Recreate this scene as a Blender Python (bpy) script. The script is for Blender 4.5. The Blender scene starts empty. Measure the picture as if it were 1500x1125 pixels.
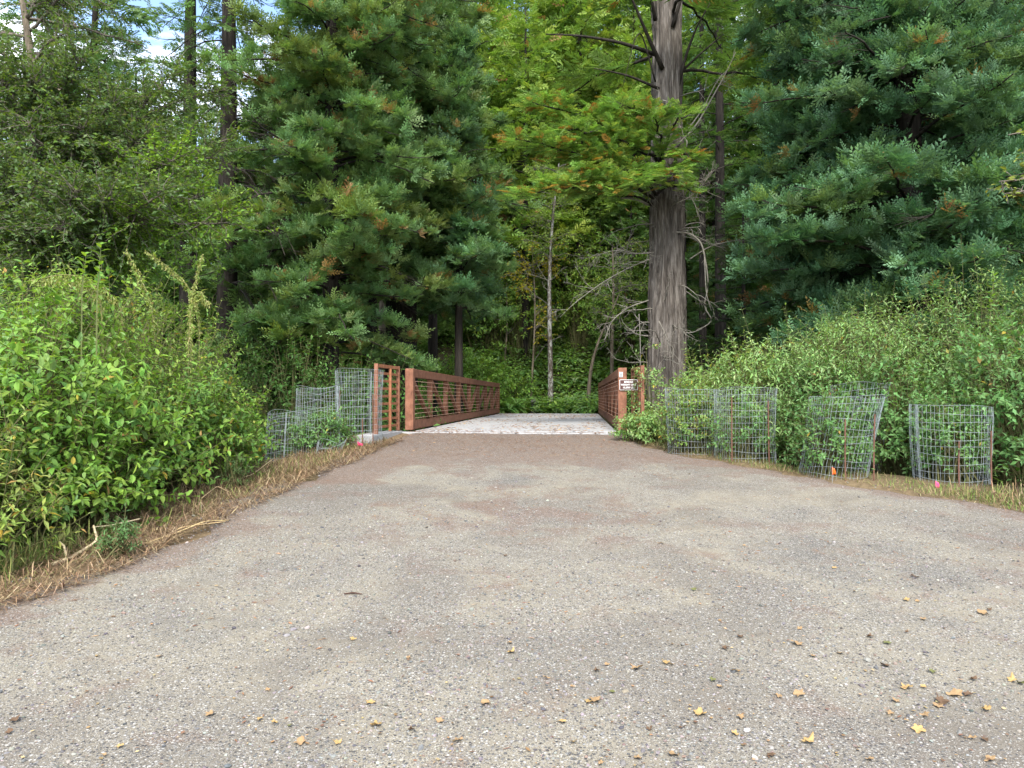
import bpy, math, random
import numpy as np

C = bpy.context.scene.collection
R = math.radians
F = 1100.0                      # focal length in photo pixels (1500 px wide)
PITCH = R(1.0)
CAM = np.array([0.0, 0.0, 1.5])

def P(px, py, Y):
    """world point seen at photo pixel (px,py) at distance Y in front of the camera"""
    a = (px - 750) / F; b = (562.5 - py) / F
    d = np.array([a, math.cos(PITCH) - b * math.sin(PITCH), math.sin(PITCH) + b * math.cos(PITCH)])
    return CAM + d * (Y / d[1])

# ------------------------------------------------------------------ numpy helpers
def hash3(i, j, k, s):
    n = (i * 374761393 + j * 668265263 + k * 2147483647 + s * 974634777) & 0x7fffffff
    n = ((n ^ (n >> 13)) * 1274126177) & 0x7fffffff
    n = ((n ^ (n >> 16)) * 1103515245) & 0x7fffffff
    return ((n ^ (n >> 15)) & 0xffffff) / float(0xffffff)

def vnoise(p, s=0):
    p = np.asarray(p, float)
    f = np.floor(p); t = p - f; t = t * t * (3 - 2 * t)
    i, j, k = (f[..., a].astype(np.int64) for a in range(3))
    r = 0
    for a in (0, 1):
        for b in (0, 1):
            for c in (0, 1):
                w = (t[..., 0] if a else 1 - t[..., 0]) * (t[..., 1] if b else 1 - t[..., 1]) * (t[..., 2] if c else 1 - t[..., 2])
                r = r + w * hash3(i + a, j + b, k + c, s)
    return r

def n2(x, y, sc, s=0):
    x = np.asarray(x, float); y = np.asarray(y, float)
    return vnoise(np.stack([x * sc, y * sc, np.zeros_like(x * y) + .37], -1), s)

def nrm(v):
    return v / np.maximum(np.linalg.norm(v, axis=-1, keepdims=True), 1e-9)

class MB:
    """collects geometry; build() links it as ONE mesh object"""
    def __init__(s):
        s.V = []; s.F3 = []; s.F4 = []; s.K = []; s.n = 0
    def add(s, v, f, col=(.5, .5, .5)):
        v = np.asarray(v, float).reshape(-1, 3); f = np.asarray(f, np.int64)
        c = np.broadcast_to(np.asarray(col, float), (len(v), 3))
        s.V.append(v); s.K.append(c)
        (s.F3 if f.shape[1] == 3 else s.F4).append(f + s.n); s.n += len(v)
    def scatter(s, tm, pos, X, Z, scale, col):
        """copies of template tm=(v, f3) with its x axis along X and its z axis near Z"""
        tv, tf = tm[:2]
        N = len(pos)
        if N == 0: return
        X = nrm(X); Y = nrm(np.cross(Z, X)); Z = np.cross(X, Y)
        sc = np.asarray(scale, float)
        if sc.ndim == 1: sc = sc[:, None].repeat(3, 1)
        v = (pos[:, None, :] + (tv[None, :, 0:1] * sc[:, None, 0:1]) * X[:, None, :]
             + (tv[None, :, 1:2] * sc[:, None, 1:2]) * Y[:, None, :] + (tv[None, :, 2:3] * sc[:, None, 2:3]) * Z[:, None, :])
        f = tf[None] + (np.arange(N) * len(tv))[:, None, None]
        col = np.broadcast_to(np.asarray(col, float), (N, 3))
        ck = np.repeat(col, len(tv), 0)
        if len(tm) > 2: ck = ck * np.tile(tm[2], N)[:, None]
        s.add(v.reshape(-1, 3), f.reshape(-1, tf.shape[1]), ck)
    def tube(s, pts, rad, k=5, col=(.5, .5, .5), cap=True):
        pts = np.asarray(pts, float); n = len(pts)
        rad = np.broadcast_to(np.asarray(rad, float), (n,))
        t = nrm(np.gradient(pts, axis=0))
        ref = np.array([0, 0, 1.]) if abs(t[:, 2]).mean() < .8 else np.array([1., 0, 0])
        a = nrm(np.cross(t, ref)); b = np.cross(t, a)
        th = np.arange(k) * 2 * np.pi / k
        v = pts[:, None] + rad[:, None, None] * (np.cos(th)[None, :, None] * a[:, None] + np.sin(th)[None, :, None] * b[:, None])
        i = np.arange(n - 1)[:, None] * k; j = np.arange(k)[None]; jn = (j + 1) % k
        f = np.stack([i + j, i + jn, i + k + jn, i + k + j], -1).reshape(-1, 4)
        base = s.n
        s.add(v.reshape(-1, 3), f, col)
        if cap and k == 4:
            s.F4.append(np.array([[3, 2, 1, 0]]) + base); s.F4.append(np.array([[0, 1, 2, 3]]) + base + (n - 1) * k)
        elif cap and k > 4:
            for off, rev in ((0, True), ((n - 1) * k, False)):
                fan = np.array([[0, q, q + 1] for q in range(1, k - 1)])
                s.F3.append((fan[:, ::-1] if rev else fan) + base + off)
    def box(s, c, u, v, w, col=(.5, .5, .5)):
        """box with centre c and half-extent vectors u, v, w"""
        c, u, v, w = (np.asarray(q, float) for q in (c, u, v, w))
        vs = [c + a * u + b * v + d * w for a in (-1, 1) for b in (-1, 1) for d in (-1, 1)]
        f = np.array([[0, 1, 3, 2], [4, 6, 7, 5], [0, 4, 5, 1], [2, 3, 7, 6], [0, 2, 6, 4], [1, 5, 7, 3]])
        s.add(np.array(vs), f, col)
    def mesh(s, name, smooth=False):
        me = bpy.data.meshes.new(name)
        V = np.concatenate(s.V); K = np.concatenate(s.K)
        f3 = np.concatenate(s.F3) if s.F3 else np.zeros((0, 3), np.int64)
        f4 = np.concatenate(s.F4) if s.F4 else np.zeros((0, 4), np.int64)
        me.vertices.add(len(V)); me.vertices.foreach_set('co', V.astype(np.float32).ravel())
        loops = np.concatenate([f3.ravel(), f4.ravel()]).astype(np.int32)
        me.loops.add(len(loops)); me.loops.foreach_set('vertex_index', loops)
        st = np.concatenate([np.arange(len(f3)) * 3, len(f3) * 3 + np.arange(len(f4)) * 4]).astype(np.int32)
        me.polygons.add(len(st)); me.polygons.foreach_set('loop_start', st)
        me.polygons.foreach_set('use_smooth', np.full(len(st), smooth, bool))
        me.update(calc_edges=True)
        at = me.color_attributes.new('tint', 'FLOAT_COLOR', 'POINT')
        at.data.foreach_set('color', np.concatenate([K, np.ones((len(K), 1))], 1).astype(np.float32).ravel())
        return me
    def build(s, name, mat, parent=None, smooth=False, bevel=0, loc=None):
        o = bpy.data.objects.new(name, s.mesh(name, smooth)); C.objects.link(o)
        o.data.materials.append(mat)
        if parent is not None: o.parent = parent
        if loc is not None: o.location = loc
        if bevel:
            m = o.modifiers.new('bevel', 'BEVEL'); m.width = bevel; m.segments = 2; m.limit_method = 'ANGLE'
        return o

def tag(o, label=None, cat=None, group=None, kind=None):
    if label: o['label'] = label
    if cat: o['category'] = cat
    if group: o['group'] = group
    if kind: o['kind'] = kind
    return o

def empty(name, loc, label=None, cat=None, group=None, rz=0):
    o = bpy.data.objects.new(name, None); C.objects.link(o)
    o.location = [float(q) for q in loc]; o.rotation_euler[2] = rz
    o.empty_display_size = .2
    return tag(o, label, cat, group)

def copy_tree(o, parent=None):
    c = o.copy(); C.objects.link(c)
    if parent is not None: c.parent = parent
    for ch in [q for q in bpy.data.objects if q.parent == o]:
        copy_tree(ch, c)
    return c

# ------------------------------------------------------------------ materials
def mat_new(name):
    m = bpy.data.materials.new(name); m.use_nodes = True
    nt = m.node_tree; nt.nodes.clear()
    return m, nt, nt.nodes, nt.links

def leaf_mat(name, transl=.35, rough=.5, spec=.35, tcol=(1.25, 1.15, .5)):
    m, nt, N, L = mat_new(name)
    out = N.new('ShaderNodeOutputMaterial')
    at = N.new('ShaderNodeAttribute'); at.attribute_name = 'tint'
    pb = N.new('ShaderNodeBsdfPrincipled'); pb.inputs['Roughness'].default_value = rough
    pb.inputs['Specular IOR Level'].default_value = spec
    tr = N.new('ShaderNodeBsdfTranslucent')
    mx = N.new('ShaderNodeMix'); mx.data_type = 'RGBA'; mx.blend_type = 'MULTIPLY'; mx.inputs[0].default_value = 1
    mx.inputs[7].default_value = (*tcol, 1)
    ms = N.new('ShaderNodeMixShader'); ms.inputs[0].default_value = transl
    L.new(at.outputs['Color'], pb.inputs['Base Color']); L.new(at.outputs['Color'], mx.inputs[6]); L.new(mx.outputs[2], tr.inputs['Color'])
    L.new(pb.outputs[0], ms.inputs[1]); L.new(tr.outputs[0], ms.inputs[2]); L.new(ms.outputs[0], out.inputs[0])
    return m

def noise(N, L, co, scale, detail=6, rough=.6, dist=0):
    t = N.new('ShaderNodeTexNoise'); t.inputs['Scale'].default_value = scale; t.inputs['Detail'].default_value = detail
    t.inputs['Roughness'].default_value = rough; t.inputs['Distortion'].default_value = dist
    L.new(co, t.inputs['Vector']); return t
def ramp(N, L, fac, stops):
    r = N.new('ShaderNodeValToRGB'); e = r.color_ramp.elements
    while len(e) < len(stops): e.new(.5)
    for q, (p, c) in zip(e, stops):
        q.position = p; q.color = (*c, 1) if len(c) == 3 else c
    L.new(fac, r.inputs[0]); return r
def mixc(N, L, fac, a, b, mode='MIX'):
    m = N.new('ShaderNodeMix'); m.data_type = 'RGBA'; m.blend_type = mode
    for sock, v in ((m.inputs[0], fac), (m.inputs[6], a), (m.inputs[7], b)):
        if hasattr(v, 'links'): L.new(v, sock)
        elif isinstance(v, (int, float)): sock.default_value = v
        else: sock.default_value = (*v, 1)
    return m.outputs[2]
def mapping(N, L, scale=(1, 1, 1), src='Object'):
    tc = N.new('ShaderNodeTexCoord'); mp = N.new('ShaderNodeMapping'); mp.inputs['Scale'].default_value = scale
    L.new(tc.outputs[src], mp.inputs[0]); return mp.outputs[0]
def finish(N, L, col, rough=.8, bump=None, strength=.3, dist=.01, spec=.3, metal=0):
    out = N.new('ShaderNodeOutputMaterial'); pb = N.new('ShaderNodeBsdfPrincipled')
    if hasattr(col, 'links'): L.new(col, pb.inputs['Base Color'])
    else: pb.inputs['Base Color'].default_value = (*col, 1)
    if hasattr(rough, 'links'): L.new(rough, pb.inputs['Roughness'])
    else: pb.inputs['Roughness'].default_value = rough
    pb.inputs['Specular IOR Level'].default_value = spec; pb.inputs['Metallic'].default_value = metal
    if bump is not None:
        b = N.new('ShaderNodeBump'); b.inputs['Strength'].default_value = strength; b.inputs['Distance'].default_value = dist
        L.new(bump, b.inputs['Height']); L.new(b.outputs[0], pb.inputs['Normal'])
    L.new(pb.outputs[0], out.inputs[0]); return pb

M = {}
M['leaf'] = leaf_mat('leaf', .42, .6, .25)
M['needle'] = leaf_mat('needle', .38, .55, .3, (1.2, 1.15, .6))
M['dry'] = leaf_mat('dry_leaf', .2, .8, .1, (1.1, 1, .8))

def bark_mat(name, c1, c2, c3, sc=(9, 9, 1.2), bump=.6, lichen=None):
    m, nt, N, L = mat_new(name)
    co = mapping(N, L, sc)
    n1 = noise(N, L, co, 1.6, 8, .65, .4)
    n3 = noise(N, L, mapping(N, L, (1, 1, .5)), 1.1, 3)
    col = ramp(N, L, n1.outputs[0], [(.3, c1), (.5, c2), (.72, c3)]).outputs[0]
    col = mixc(N, L, .6, col, ramp(N, L, n3.outputs[0], [(.35, (.75, .7, .65)), (.65, (1.15, 1.12, 1.08))]).outputs[0], 'MULTIPLY')
    if lichen:
        n4 = noise(N, L, mapping(N, L, (6, 6, 3)), 1.5, 5, .7)
        f = ramp(N, L, n4.outputs[0], [(.48, (0, 0, 0)), (.58, (1, 1, 1))]).outputs[0]
        col = mixc(N, L, f, col, lichen)
    finish(N, L, col, .9, n1.outputs[0], bump, .03, .15)
    return m
M['bark_red'] = bark_mat('bark_redwood', (.020, .017, .015), (.10, .09, .082), (.225, .212, .20), (10, 10, 1.4), .8)
M['bark_dark'] = bark_mat('bark_dark', (.010, .009, .008), (.026, .023, .020), (.055, .048, .042))
M['bark_grey'] = bark_mat('bark_grey', (.055, .046, .033), (.135, .115, .088), (.22, .195, .155))
M['bark_lichen'] = bark_mat('bark_lichen', (.035, .03, .026), (.085, .072, .06), (.13, .115, .10), (8, 8, 5), .4, (.27, .275, .255))
def tint_mat(name, rough=.85, spec=.2):
    m, nt, N, L = mat_new(name)
    at = N.new('ShaderNodeAttribute'); at.attribute_name = 'tint'
    n = noise(N, L, mapping(N, L, (1, 1, 1)), 30, 4)
    col = mixc(N, L, 1, at.outputs['Color'], ramp(N, L, n.outputs[0], [(.3, (.7, .7, .7)), (.7, (1.2, 1.2, 1.2))]).outputs[0], 'MULTIPLY')
    finish(N, L, col, rough, n.outputs[0], .3, .004, spec); return m
M['twig'] = tint_mat('twig')
M['stone'] = tint_mat('stone', .8, .3)

def weathering_mat():
    m, nt, N, L = mat_new('weathering_steel')
    n1 = noise(N, L, mapping(N, L, (1, 1, 1), 'Object'), 9, 6, .7)
    n2_ = noise(N, L, mapping(N, L, (6, 6, 1.2), 'Object'), 4, 4, .6)
    col = ramp(N, L, n1.outputs[0], [(.3, (.115, .050, .030)), (.52, (.20, .088, .051)), (.75, (.28, .135, .085))]).outputs[0]
    col = mixc(N, L, .5, col, ramp(N, L, n2_.outputs[0], [(.35, (.72, .7, .7)), (.65, (1.2, 1.2, 1.25))]).outputs[0], 'MULTIPLY')
    finish(N, L, col, .75, n1.outputs[0], .15, .004, .3); return m
M['steel'] = weathering_mat()
def steel2():
    m, nt, N, L = mat_new('orange_steel')
    n1 = noise(N, L, mapping(N, L, (1, 1, 1)), 12, 6, .7)
    col = ramp(N, L, n1.outputs[0], [(.3, (.18, .073, .036)), (.55, (.29, .122, .06)), (.75, (.37, .18, .105))]).outputs[0]
    finish(N, L, col, .75, n1.outputs[0], .15, .004, .3); return m
M['slat'] = steel2()
def concrete():
    m, nt, N, L = mat_new('concrete')
    n1 = noise(N, L, mapping(N, L), 2.2, 8, .7); n2_ = noise(N, L, mapping(N, L), 60, 4, .7)
    col = ramp(N, L, n1.outputs[0], [(.3, (.27, .27, .275)), (.7, (.38, .38, .385))]).outputs[0]
    col = mixc(N, L, .25, col, ramp(N, L, n2_.outputs[0], [(.3, (.6, .6, .6)), (.7, (1.15, 1.15, 1.15))]).outputs[0], 'MULTIPLY')
    finish(N, L, col, .85, n2_.outputs[0], .25, .004); return m
M['concrete'] = concrete()
def wire():
    m, nt, N, L = mat_new('galvanised_wire')
    n1 = noise(N, L, mapping(N, L), 25, 3)
    col = ramp(N, L, n1.outputs[0], [(.3, (.20, .23, .245)), (.7, (.36, .40, .42))]).outputs[0]
    finish(N, L, col, .5, None, metal=.25, spec=.5); return m
M['wire'] = wire()
def plain(name, col, rough=.6, sc=40, var=.25):
    m, nt, N, L = mat_new(name)
    n1 = noise(N, L, mapping(N, L), sc, 4)
    c = ramp(N, L, n1.outputs[0], [(.3, tuple(q * (1 - var) for q in col)), (.7, tuple(min(1, q * (1 + var)) for q in col))]).outputs[0]
    finish(N, L, c, rough, n1.outputs[0], .1, .002); return m
M['rust'] = plain('rusty_iron', (.13, .065, .045), .85)
M['rail_bar'] = plain('rail_bar_steel', (.42, .27, .19), .6)
M['sign_brown'] = plain('sign_brown', (.075, .032, .028), .5)
M['sign_white'] = plain('sign_white', (.78, .78, .78), .5, 40, .06)
M['plate'] = plain('plate_aluminium', (.48, .50, .52), .45)
M['orange_flag'] = plain('orange_flag', (.9, .13, .02), .5, 20, .1)
M['pink_flag'] = plain('pink_flag', (.9, .07, .2), .5, 20, .1)
M['post_grey'] = plain('grey_post', (.10, .10, .10), .8)

def gravel():
    m, nt, N, L = mat_new('gravel')
    co = mapping(N, L)
    def vor(sc, feat='F1'):
        v = N.new('ShaderNodeTexVoronoi'); v.inputs['Scale'].default_value = sc; v.feature = feat
        L.new(co, v.inputs['Vector']); return v
    big = noise(N, L, co, .55, 5, .6, .3)
    mid = noise(N, L, co, 2.3, 6, .65, .4)
    fine = noise(N, L, co, 220, 3, .7)
    v1 = vor(62); v2 = vor(115); v3 = vor(210)
    fines = ramp(N, L, big.outputs[0], [(.30, (.120, .105, .089)), (.45, (.154, .138, .112)), (.54, (.215, .193, .148)), (.68, (.118, .110, .097))]).outputs[0]
    red = (.140, .098, .077)
    at = N.new('ShaderNodeAttribute'); at.attribute_name = 'tint'
    sep = N.new('ShaderNodeSeparateColor'); L.new(at.outputs['Color'], sep.inputs[0])
    rm = N.new('ShaderNodeMath'); rm.operation = 'MULTIPLY_ADD'; L.new(mid.outputs[0], rm.inputs[0]); rm.inputs[1].default_value = 1.38
    L.new(sep.outputs[0], rm.inputs[2])
    rf = ramp(N, L, rm.outputs[0], [(.78, (0, 0, 0)), (1.8, (.75, .75, .75))]).outputs[0]
    base = mixc(N, L, rf, fines, red)
    pk = noise(N, L, co, 1.1, 6, .7, .5)
    def math_(op, a, b, c=None):
        q = N.new('ShaderNodeMath'); q.operation = op
        for k, v in enumerate((a, b, c)):
            if v is None: continue
            if hasattr(v, 'links'): L.new(v, q.inputs[k])
            else: q.inputs[k].default_value = v
        return q.outputs[0]
    # loose stones lie thicker in some patches; elsewhere the fines are packed
    dens = ramp(N, L, pk.outputs[0], [(.36, (.25, .25, .25)), (.58, (.85, .85, .85))]).outputs[0]
    def layer(v, stops, cover):
        sc_ = N.new('ShaderNodeSeparateColor'); L.new(v.outputs['Color'], sc_.inputs[0])
        on = math_('LESS_THAN', sc_.outputs[0], math_('MULTIPLY', dens, cover))
        body = ramp(N, L, v.outputs['Distance'], [(.30, (1, 1, 1)), (.46, (0, 0, 0))]).outputs[0]
        m_ = math_('MULTIPLY', on, body)
        return m_, ramp(N, L, sc_.outputs[1], stops).outputs[0]
    m1, c1 = layer(v1, [(.05, (.05, .05, .053)), (.35, (.12, .118, .115)), (.7, (.22, .21, .195)), (.95, (.36, .35, .33))], 1.0)
    m2, c2 = layer(v2, [(.05, (.055, .052, .05)), (.4, (.14, .132, .12)), (.75, (.25, .238, .21)), (.97, (.40, .385, .355))], 1.25)
    m3, c3 = layer(v3, [(.05, (.06, .057, .055)), (.5, (.17, .158, .14)), (.9, (.36, .34, .30))], 1.4)
    grain = ramp(N, L, fine.outputs[0], [(.3, (.62, .62, .62)), (.7, (1.32, 1.32, 1.32))]).outputs[0]
    col = mixc(N, L, .7, base, grain, 'MULTIPLY')
    col = mixc(N, L, m3, col, c3); col = mixc(N, L, m2, col, c2); col = mixc(N, L, m1, col, c1)
    col = mixc(N, L, math_('MULTIPLY', rf, .3), col, (.15, .095, .072))
    h = math_('ADD', math_('MULTIPLY', m1, .9), math_('ADD', math_('MULTIPLY', m2, .5), math_('MULTIPLY', fine.outputs[0], .35)))
    h = math_('ADD', h, math_('MULTIPLY', m3, .25))
    finish(N, L, col, .95, h, .55, .009, .12); return m
M['gravel'] = gravel()
def soil():
    m, nt, N, L = mat_new('forest_soil')
    co = mapping(N, L)
    a = noise(N, L, co, .5, 6); b = noise(N, L, co, 14, 6, .7)
    at = N.new('ShaderNodeAttribute'); at.attribute_name = 'tint'
    col = mixc(N, L, .6, at.outputs['Color'], ramp(N, L, a.outputs[0], [(.3, (.7, .75, .6)), (.7, (1.3, 1.25, 1.3))]).outputs[0], 'MULTIPLY')
    col = mixc(N, L, .7, col, ramp(N, L, b.outputs[0], [(.3, (.5, .5, .5)), (.7, (1.4, 1.4, 1.4))]).outputs[0], 'MULTIPLY')
    finish(N, L, col, .95, b.outputs[0], .6, .05, .1); return m
M['soil'] = soil()

# ------------------------------------------------------------------ terrain
BR = R(5.2)
U = np.array([math.sin(BR), math.cos(BR), 0]); W = np.array([math.cos(BR), -math.sin(BR), 0])
B0 = np.array([.05, 13.4, .895])
BL = 14.4
sm = lambda a, b, x: (lambda t: t * t * (3 - 2 * t))(np.clip((x - a) / (b - a), 0, 1))
def pathz(y):
    return np.clip(.08 * (np.asarray(y, float) - 2.4), -.25, .88)
EL = np.array([[-6, -9], [2, -5.6], [3.8, -3.9], [4.84, -3.35], [5.8, -3.05], [7.5, -2.85], [9.5, -2.6], [11.3, -2.25], [12.4, -2.0], [13.2, -1.95]])
ER = np.array([[-6, 12], [2, 9.5], [4.5, 7.2], [6.0, 6.05], [7.17, 5.05], [8.5, 4.22], [9.8, 3.12], [11, 2.5], [11.8, 2.2], [13.2, 2.05]])
def xl(y): return np.interp(y, EL[:, 0], EL[:, 1])
def xr(y): return np.interp(y, ER[:, 0], ER[:, 1])
def terrain(x, y):
    x = np.asarray(x, float); y = np.asarray(y, float)
    z = pathz(y)
    d = np.maximum(xl(y) - x, x - xr(y))                # metres outside the path
    side = np.where(x < 0, 1.0, .55)
    z = z - side * .35 * sm(.5, 3.5, d) * sm(13, 9, y) - .5 * sm(.3, 2.5, d) * sm(9, 13, y)
    gully = sm(13.5, 17, y) * sm(29, 24.5, y)
    z = z - 2.2 * gully
    z = np.where(y > 27, np.maximum(z, .84 * sm(27, 27.9, y) + z * (1 - sm(27, 27.9, y))), z)
    # the hillside beyond the bridge: steep on the right, later and gentler on the left
    y0 = 31.0 + np.clip(-x - 4, 0, 40) * .9 - 4.0 * sm(6, 16, x)
    h = np.clip(y - y0, 0, None)
    steep = .75 - .42 * sm(-4, -16, x)
    cap = 40 - 21 * sm(-5, -16, x)
    z = z + cap * (1 - np.exp(-steep * h / cap))
    z = z + (n2(x, y, .35, 3) - .5) * .35 * sm(.3, 2, d) * sm(60, 8, np.abs(y - 10))
    z = z + (n2(x, y, 1.3, 5) - .5) * .12 * sm(.1, .8, d)
    inside = sm(.02, -.25, d) * sm(13.6, 13.35, y)
    return z - .05 * inside
def tz(x, y): return float(terrain(np.array([x]), np.array([y]))[0])

def axis_pts(lo, hi, core_lo, core_hi, fine, n_out):
    mid = np.arange(core_lo, core_hi + 1e-6, fine)
    a = core_lo - np.geomspace(fine, core_lo - lo, n_out)[::-1]
    b = core_hi + np.geomspace(fine, hi - core_hi, n_out)
    return np.concatenate([a, mid, b])
gx = axis_pts(-320, 320, -10, 10, .16, 40); gy = axis_pts(-200, 420, -2, 14.2, .16, 60)
GX, GY = np.meshgrid(gx, gy, indexing='ij')
GZ = terrain(GX, GY)
nx, ny = GX.shape
ii = (np.arange(nx - 1)[:, None] * ny + np.arange(ny - 1)[None]).ravel()
g = MB()
dd = np.maximum(xl(GY) - GX, GX - xr(GY))
tint = np.zeros(GX.shape + (3,)) + np.array([.045, .04, .022])
straw = sm(1.5, .3, dd + (n2(GX, GY, 2, 8) - .5)) * sm(14, 13, GY)
tint = tint * (1 - straw[..., None]) + straw[..., None] * np.array([.155, .115, .07])
mead = sm(-6, -14, GX) * sm(45, 60, GY)
tint = tint * (1 - mead[..., None]) + mead[..., None] * np.array([.30, .27, .09])
g.add(np.stack([GX, GY, GZ], -1), np.stack([ii, ii + ny, ii + ny + 1, ii + 1], -1), tint.reshape(-1, 3))
tag(g.build('ground', M['soil'], smooth=True), kind='structure')

# the gravel path, a sheet with ragged edges that reaches back past the camera
py_ = np.concatenate([np.arange(-6, 1.5, .2), np.arange(1.5, 13.42, .07)])
tt = np.linspace(0, 1, 130)
PY, PT = np.meshgrid(py_, tt, indexing='ij')
e1 = xl(PY) + (n2(PY, PY * 0, 1.2, 11) - .5) * .7 + (n2(PY, PY * 0, 4, 12) - .5) * .32 + (n2(PY, PY * 0, 11, 18) - .5) * .12
e2 = xr(PY) + (n2(PY, PY * 0 + 9, 1.2, 13) - .5) * .6 + (n2(PY, PY * 0, 4, 14) - .5) * .32 + (n2(PY, PY * 0, 11, 19) - .5) * .12
PX = e1 + (e2 - e1) * PT
# the bridge end is square to the bridge: pull the last rows on to its line
lim = B0[1] - .13 + (PX - B0[0]) * (-math.tan(BR))
PY2 = np.minimum(PY, lim)
de = np.minimum(PX - e1, e2 - PX)
PZ = pathz(PY2) + .006 - .05 * sm(.3, 0, de) + .03 * (n2(PX, PY2, .8, 15) - .5) + .012 * (n2(PX, PY2, 5, 16) - .5) + .004 * (n2(PX, PY2, 18, 17) - .5)
a, b = PX.shape
ii = (np.arange(a - 1)[:, None] * b + np.arange(b - 1)[None]).ravel()
g = MB()
red = .95 * sm(8.6, 12.5, PY2) + .45 * sm(.9, .1, de) + .25 * sm(2.5, 4.5, PX) * sm(8, 4, PY2) + 1.1 * np.exp(-((PX + 2.1) / .45) ** 2 - ((PY2 - 9.6) / .9) ** 2) + .22 * np.exp(-((PX - .2) / 1.4) ** 2 - ((PY2 - 7.2) / 1.2) ** 2)
g.add(np.stack([PX, PY2, PZ], -1), np.stack([ii, ii + 1, ii + b + 1, ii + b], -1), np.repeat(red.reshape(-1, 1), 3, 1))
tag(g.build('gravel_path', M['gravel'], smooth=True), kind='structure')
def pz(x, y): return pathz(y) + .006 + .03 * (n2(x, y, .8, 15) - .5) + .012 * (n2(x, y, 5, 16) - .5) + .004 * (n2(x, y, 18, 17) - .5)

rng = np.random.default_rng(5)
# ------------------------------------------------------------------ leaf templates
def T(v, f): return np.array(v, float), np.array(f, np.int64)
leaf_oval = T([(0, 0, 0), (.3, .22, .05), (.3, 0, -.02), (.3, -.22, .05), (.66, .19, .02), (.66, 0, -.05), (.66, -.19, .02), (1, 0, -.14)],
              [(0, 2, 1), (0, 3, 2), (1, 2, 5), (1, 5, 4), (2, 3, 6), (2, 6, 5), (4, 5, 7), (5, 6, 7)])
leaf_small = T([(0, 0, 0), (.45, .24, .05), (.5, 0, -.03), (.45, -.24, .05), (1, 0, -.08)], [(0, 2, 1), (0, 3, 2), (1, 2, 4), (2, 3, 4)])
leaf_narrow = T([(0, 0, 0), (.4, .15, .04), (.45, 0, -.03), (.4, -.15, .04), (1, 0, -.16)], [(0, 2, 1), (0, 3, 2), (1, 2, 4), (2, 3, 4)])
diamond = T([(0, 0, 0), (.45, .2, .04), (1, 0, 0), (.45, -.2, .04)], [(0, 2, 1), (0, 3, 2)])
def spray_t(seed, n=15, w=.075, ll=.42, drop=.12):
    """flat conifer spray: a thin axis with leaflets on both sides, unit length along x"""
    r = np.random.default_rng(seed); V = []; Fc = []
    def leaflet(p, d, l, wd):
        i = len(V); d = np.array(d) / np.linalg.norm(d); s = np.array([-d[1], d[0], 0])
        V.extend([p, p + d * l * .5 + s * wd / 2 + [0, 0, .02], p + d * l + [0, 0, -.05 * l], p + d * l * .5 - s * wd / 2 + [0, 0, .02]])
        Fc.extend([(i, i + 2, i + 1), (i, i + 3, i + 2)])
    for k in range(n):
        t = k / (n - 1) * .82 + .04
        sd = 1 if k % 2 else -1
        ang = R(r.uniform(34, 56)) * sd
        z = -drop * t * t
        l = ll * (1 - .62 * t) * r.uniform(.75, 1.15)
        leaflet(np.array([t, 0, z]), (math.cos(ang), math.sin(ang), r.uniform(-.1, .22)), l, w * r.uniform(.8, 1.2))
    leaflet(np.array([.7, 0, -drop * .5]), (1, 0, 0), .34, w)
    leaflet(np.array([0, 0, 0.]), (1, 0, -drop), .8, w * .5)
    return T(V, Fc)
def tuft_t(seed, ns=7, nl=9):
    """a sprig: several short upcurved fronds fanning out of one twig end; fresh tips a little paler"""
    r = np.random.default_rng(seed); V = []; Fc = []; K = []
    for k in range(ns):
        az = R(-80 + 160 * (k + r.uniform(.1, .9)) / ns); el = R(r.uniform(-8, 48)); L = r.uniform(.55, 1.0)
        d = np.array([math.cos(az) * math.cos(el), math.sin(az) * math.cos(el), math.sin(el)])
        sd = nrm(np.cross([0, 0, 1.], d) + r.normal(0, .3, 3)); upv = np.cross(d, sd); bend = r.uniform(-.12, .32)
        for j in range(nl + 1):
            t = .12 + .8 * j / nl; p = d * (L * t) + upv * (bend * L * t * t)
            tg = nrm(d + upv * 2 * bend * t)
            if j == nl: q = tg; ln = .2
            else: q = nrm(tg * .75 + sd * (1 if j % 2 else -1) * r.uniform(.6, 1.0) + upv * r.uniform(-.1, .3)); ln = .29 * (1.15 - .6 * t) * r.uniform(.8, 1.2)
            w = nrm(np.cross(upv, q)) * .043 * r.uniform(.85, 1.3); i = len(V)
            V += [p, p + q * ln * .5 + w + upv * .012, p + q * ln - upv * .03 * ln, p + q * ln * .5 - w + upv * .012]
            K += [.92 + .25 * t] * 4
            Fc += [(i, i + 2, i + 1), (i, i + 3, i + 2)]
    return (*T(V, Fc), np.array(K))
SPR = [spray_t(i) for i in range(4)]
TUFT = [tuft_t(40 + i) for i in range(5)]
SPR_F = [spray_t(20 + i, 9, .13, .5) for i in range(3)]     # coarser, for trees far away

def pick(pal, n, r):
    cols = np.array([c for c, w in pal]); w = np.array([w for c, w in pal], float); w /= w.sum()
    return cols[r.choice(len(cols), n, p=w)]
def jit(col, r, a=.22):
    n = len(col)
    return np.clip(col * (1 + r.uniform(-a, a, (n, 1))) * (1 + r.uniform(-.09, .09, (n, 3))), .004, .9)

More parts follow.
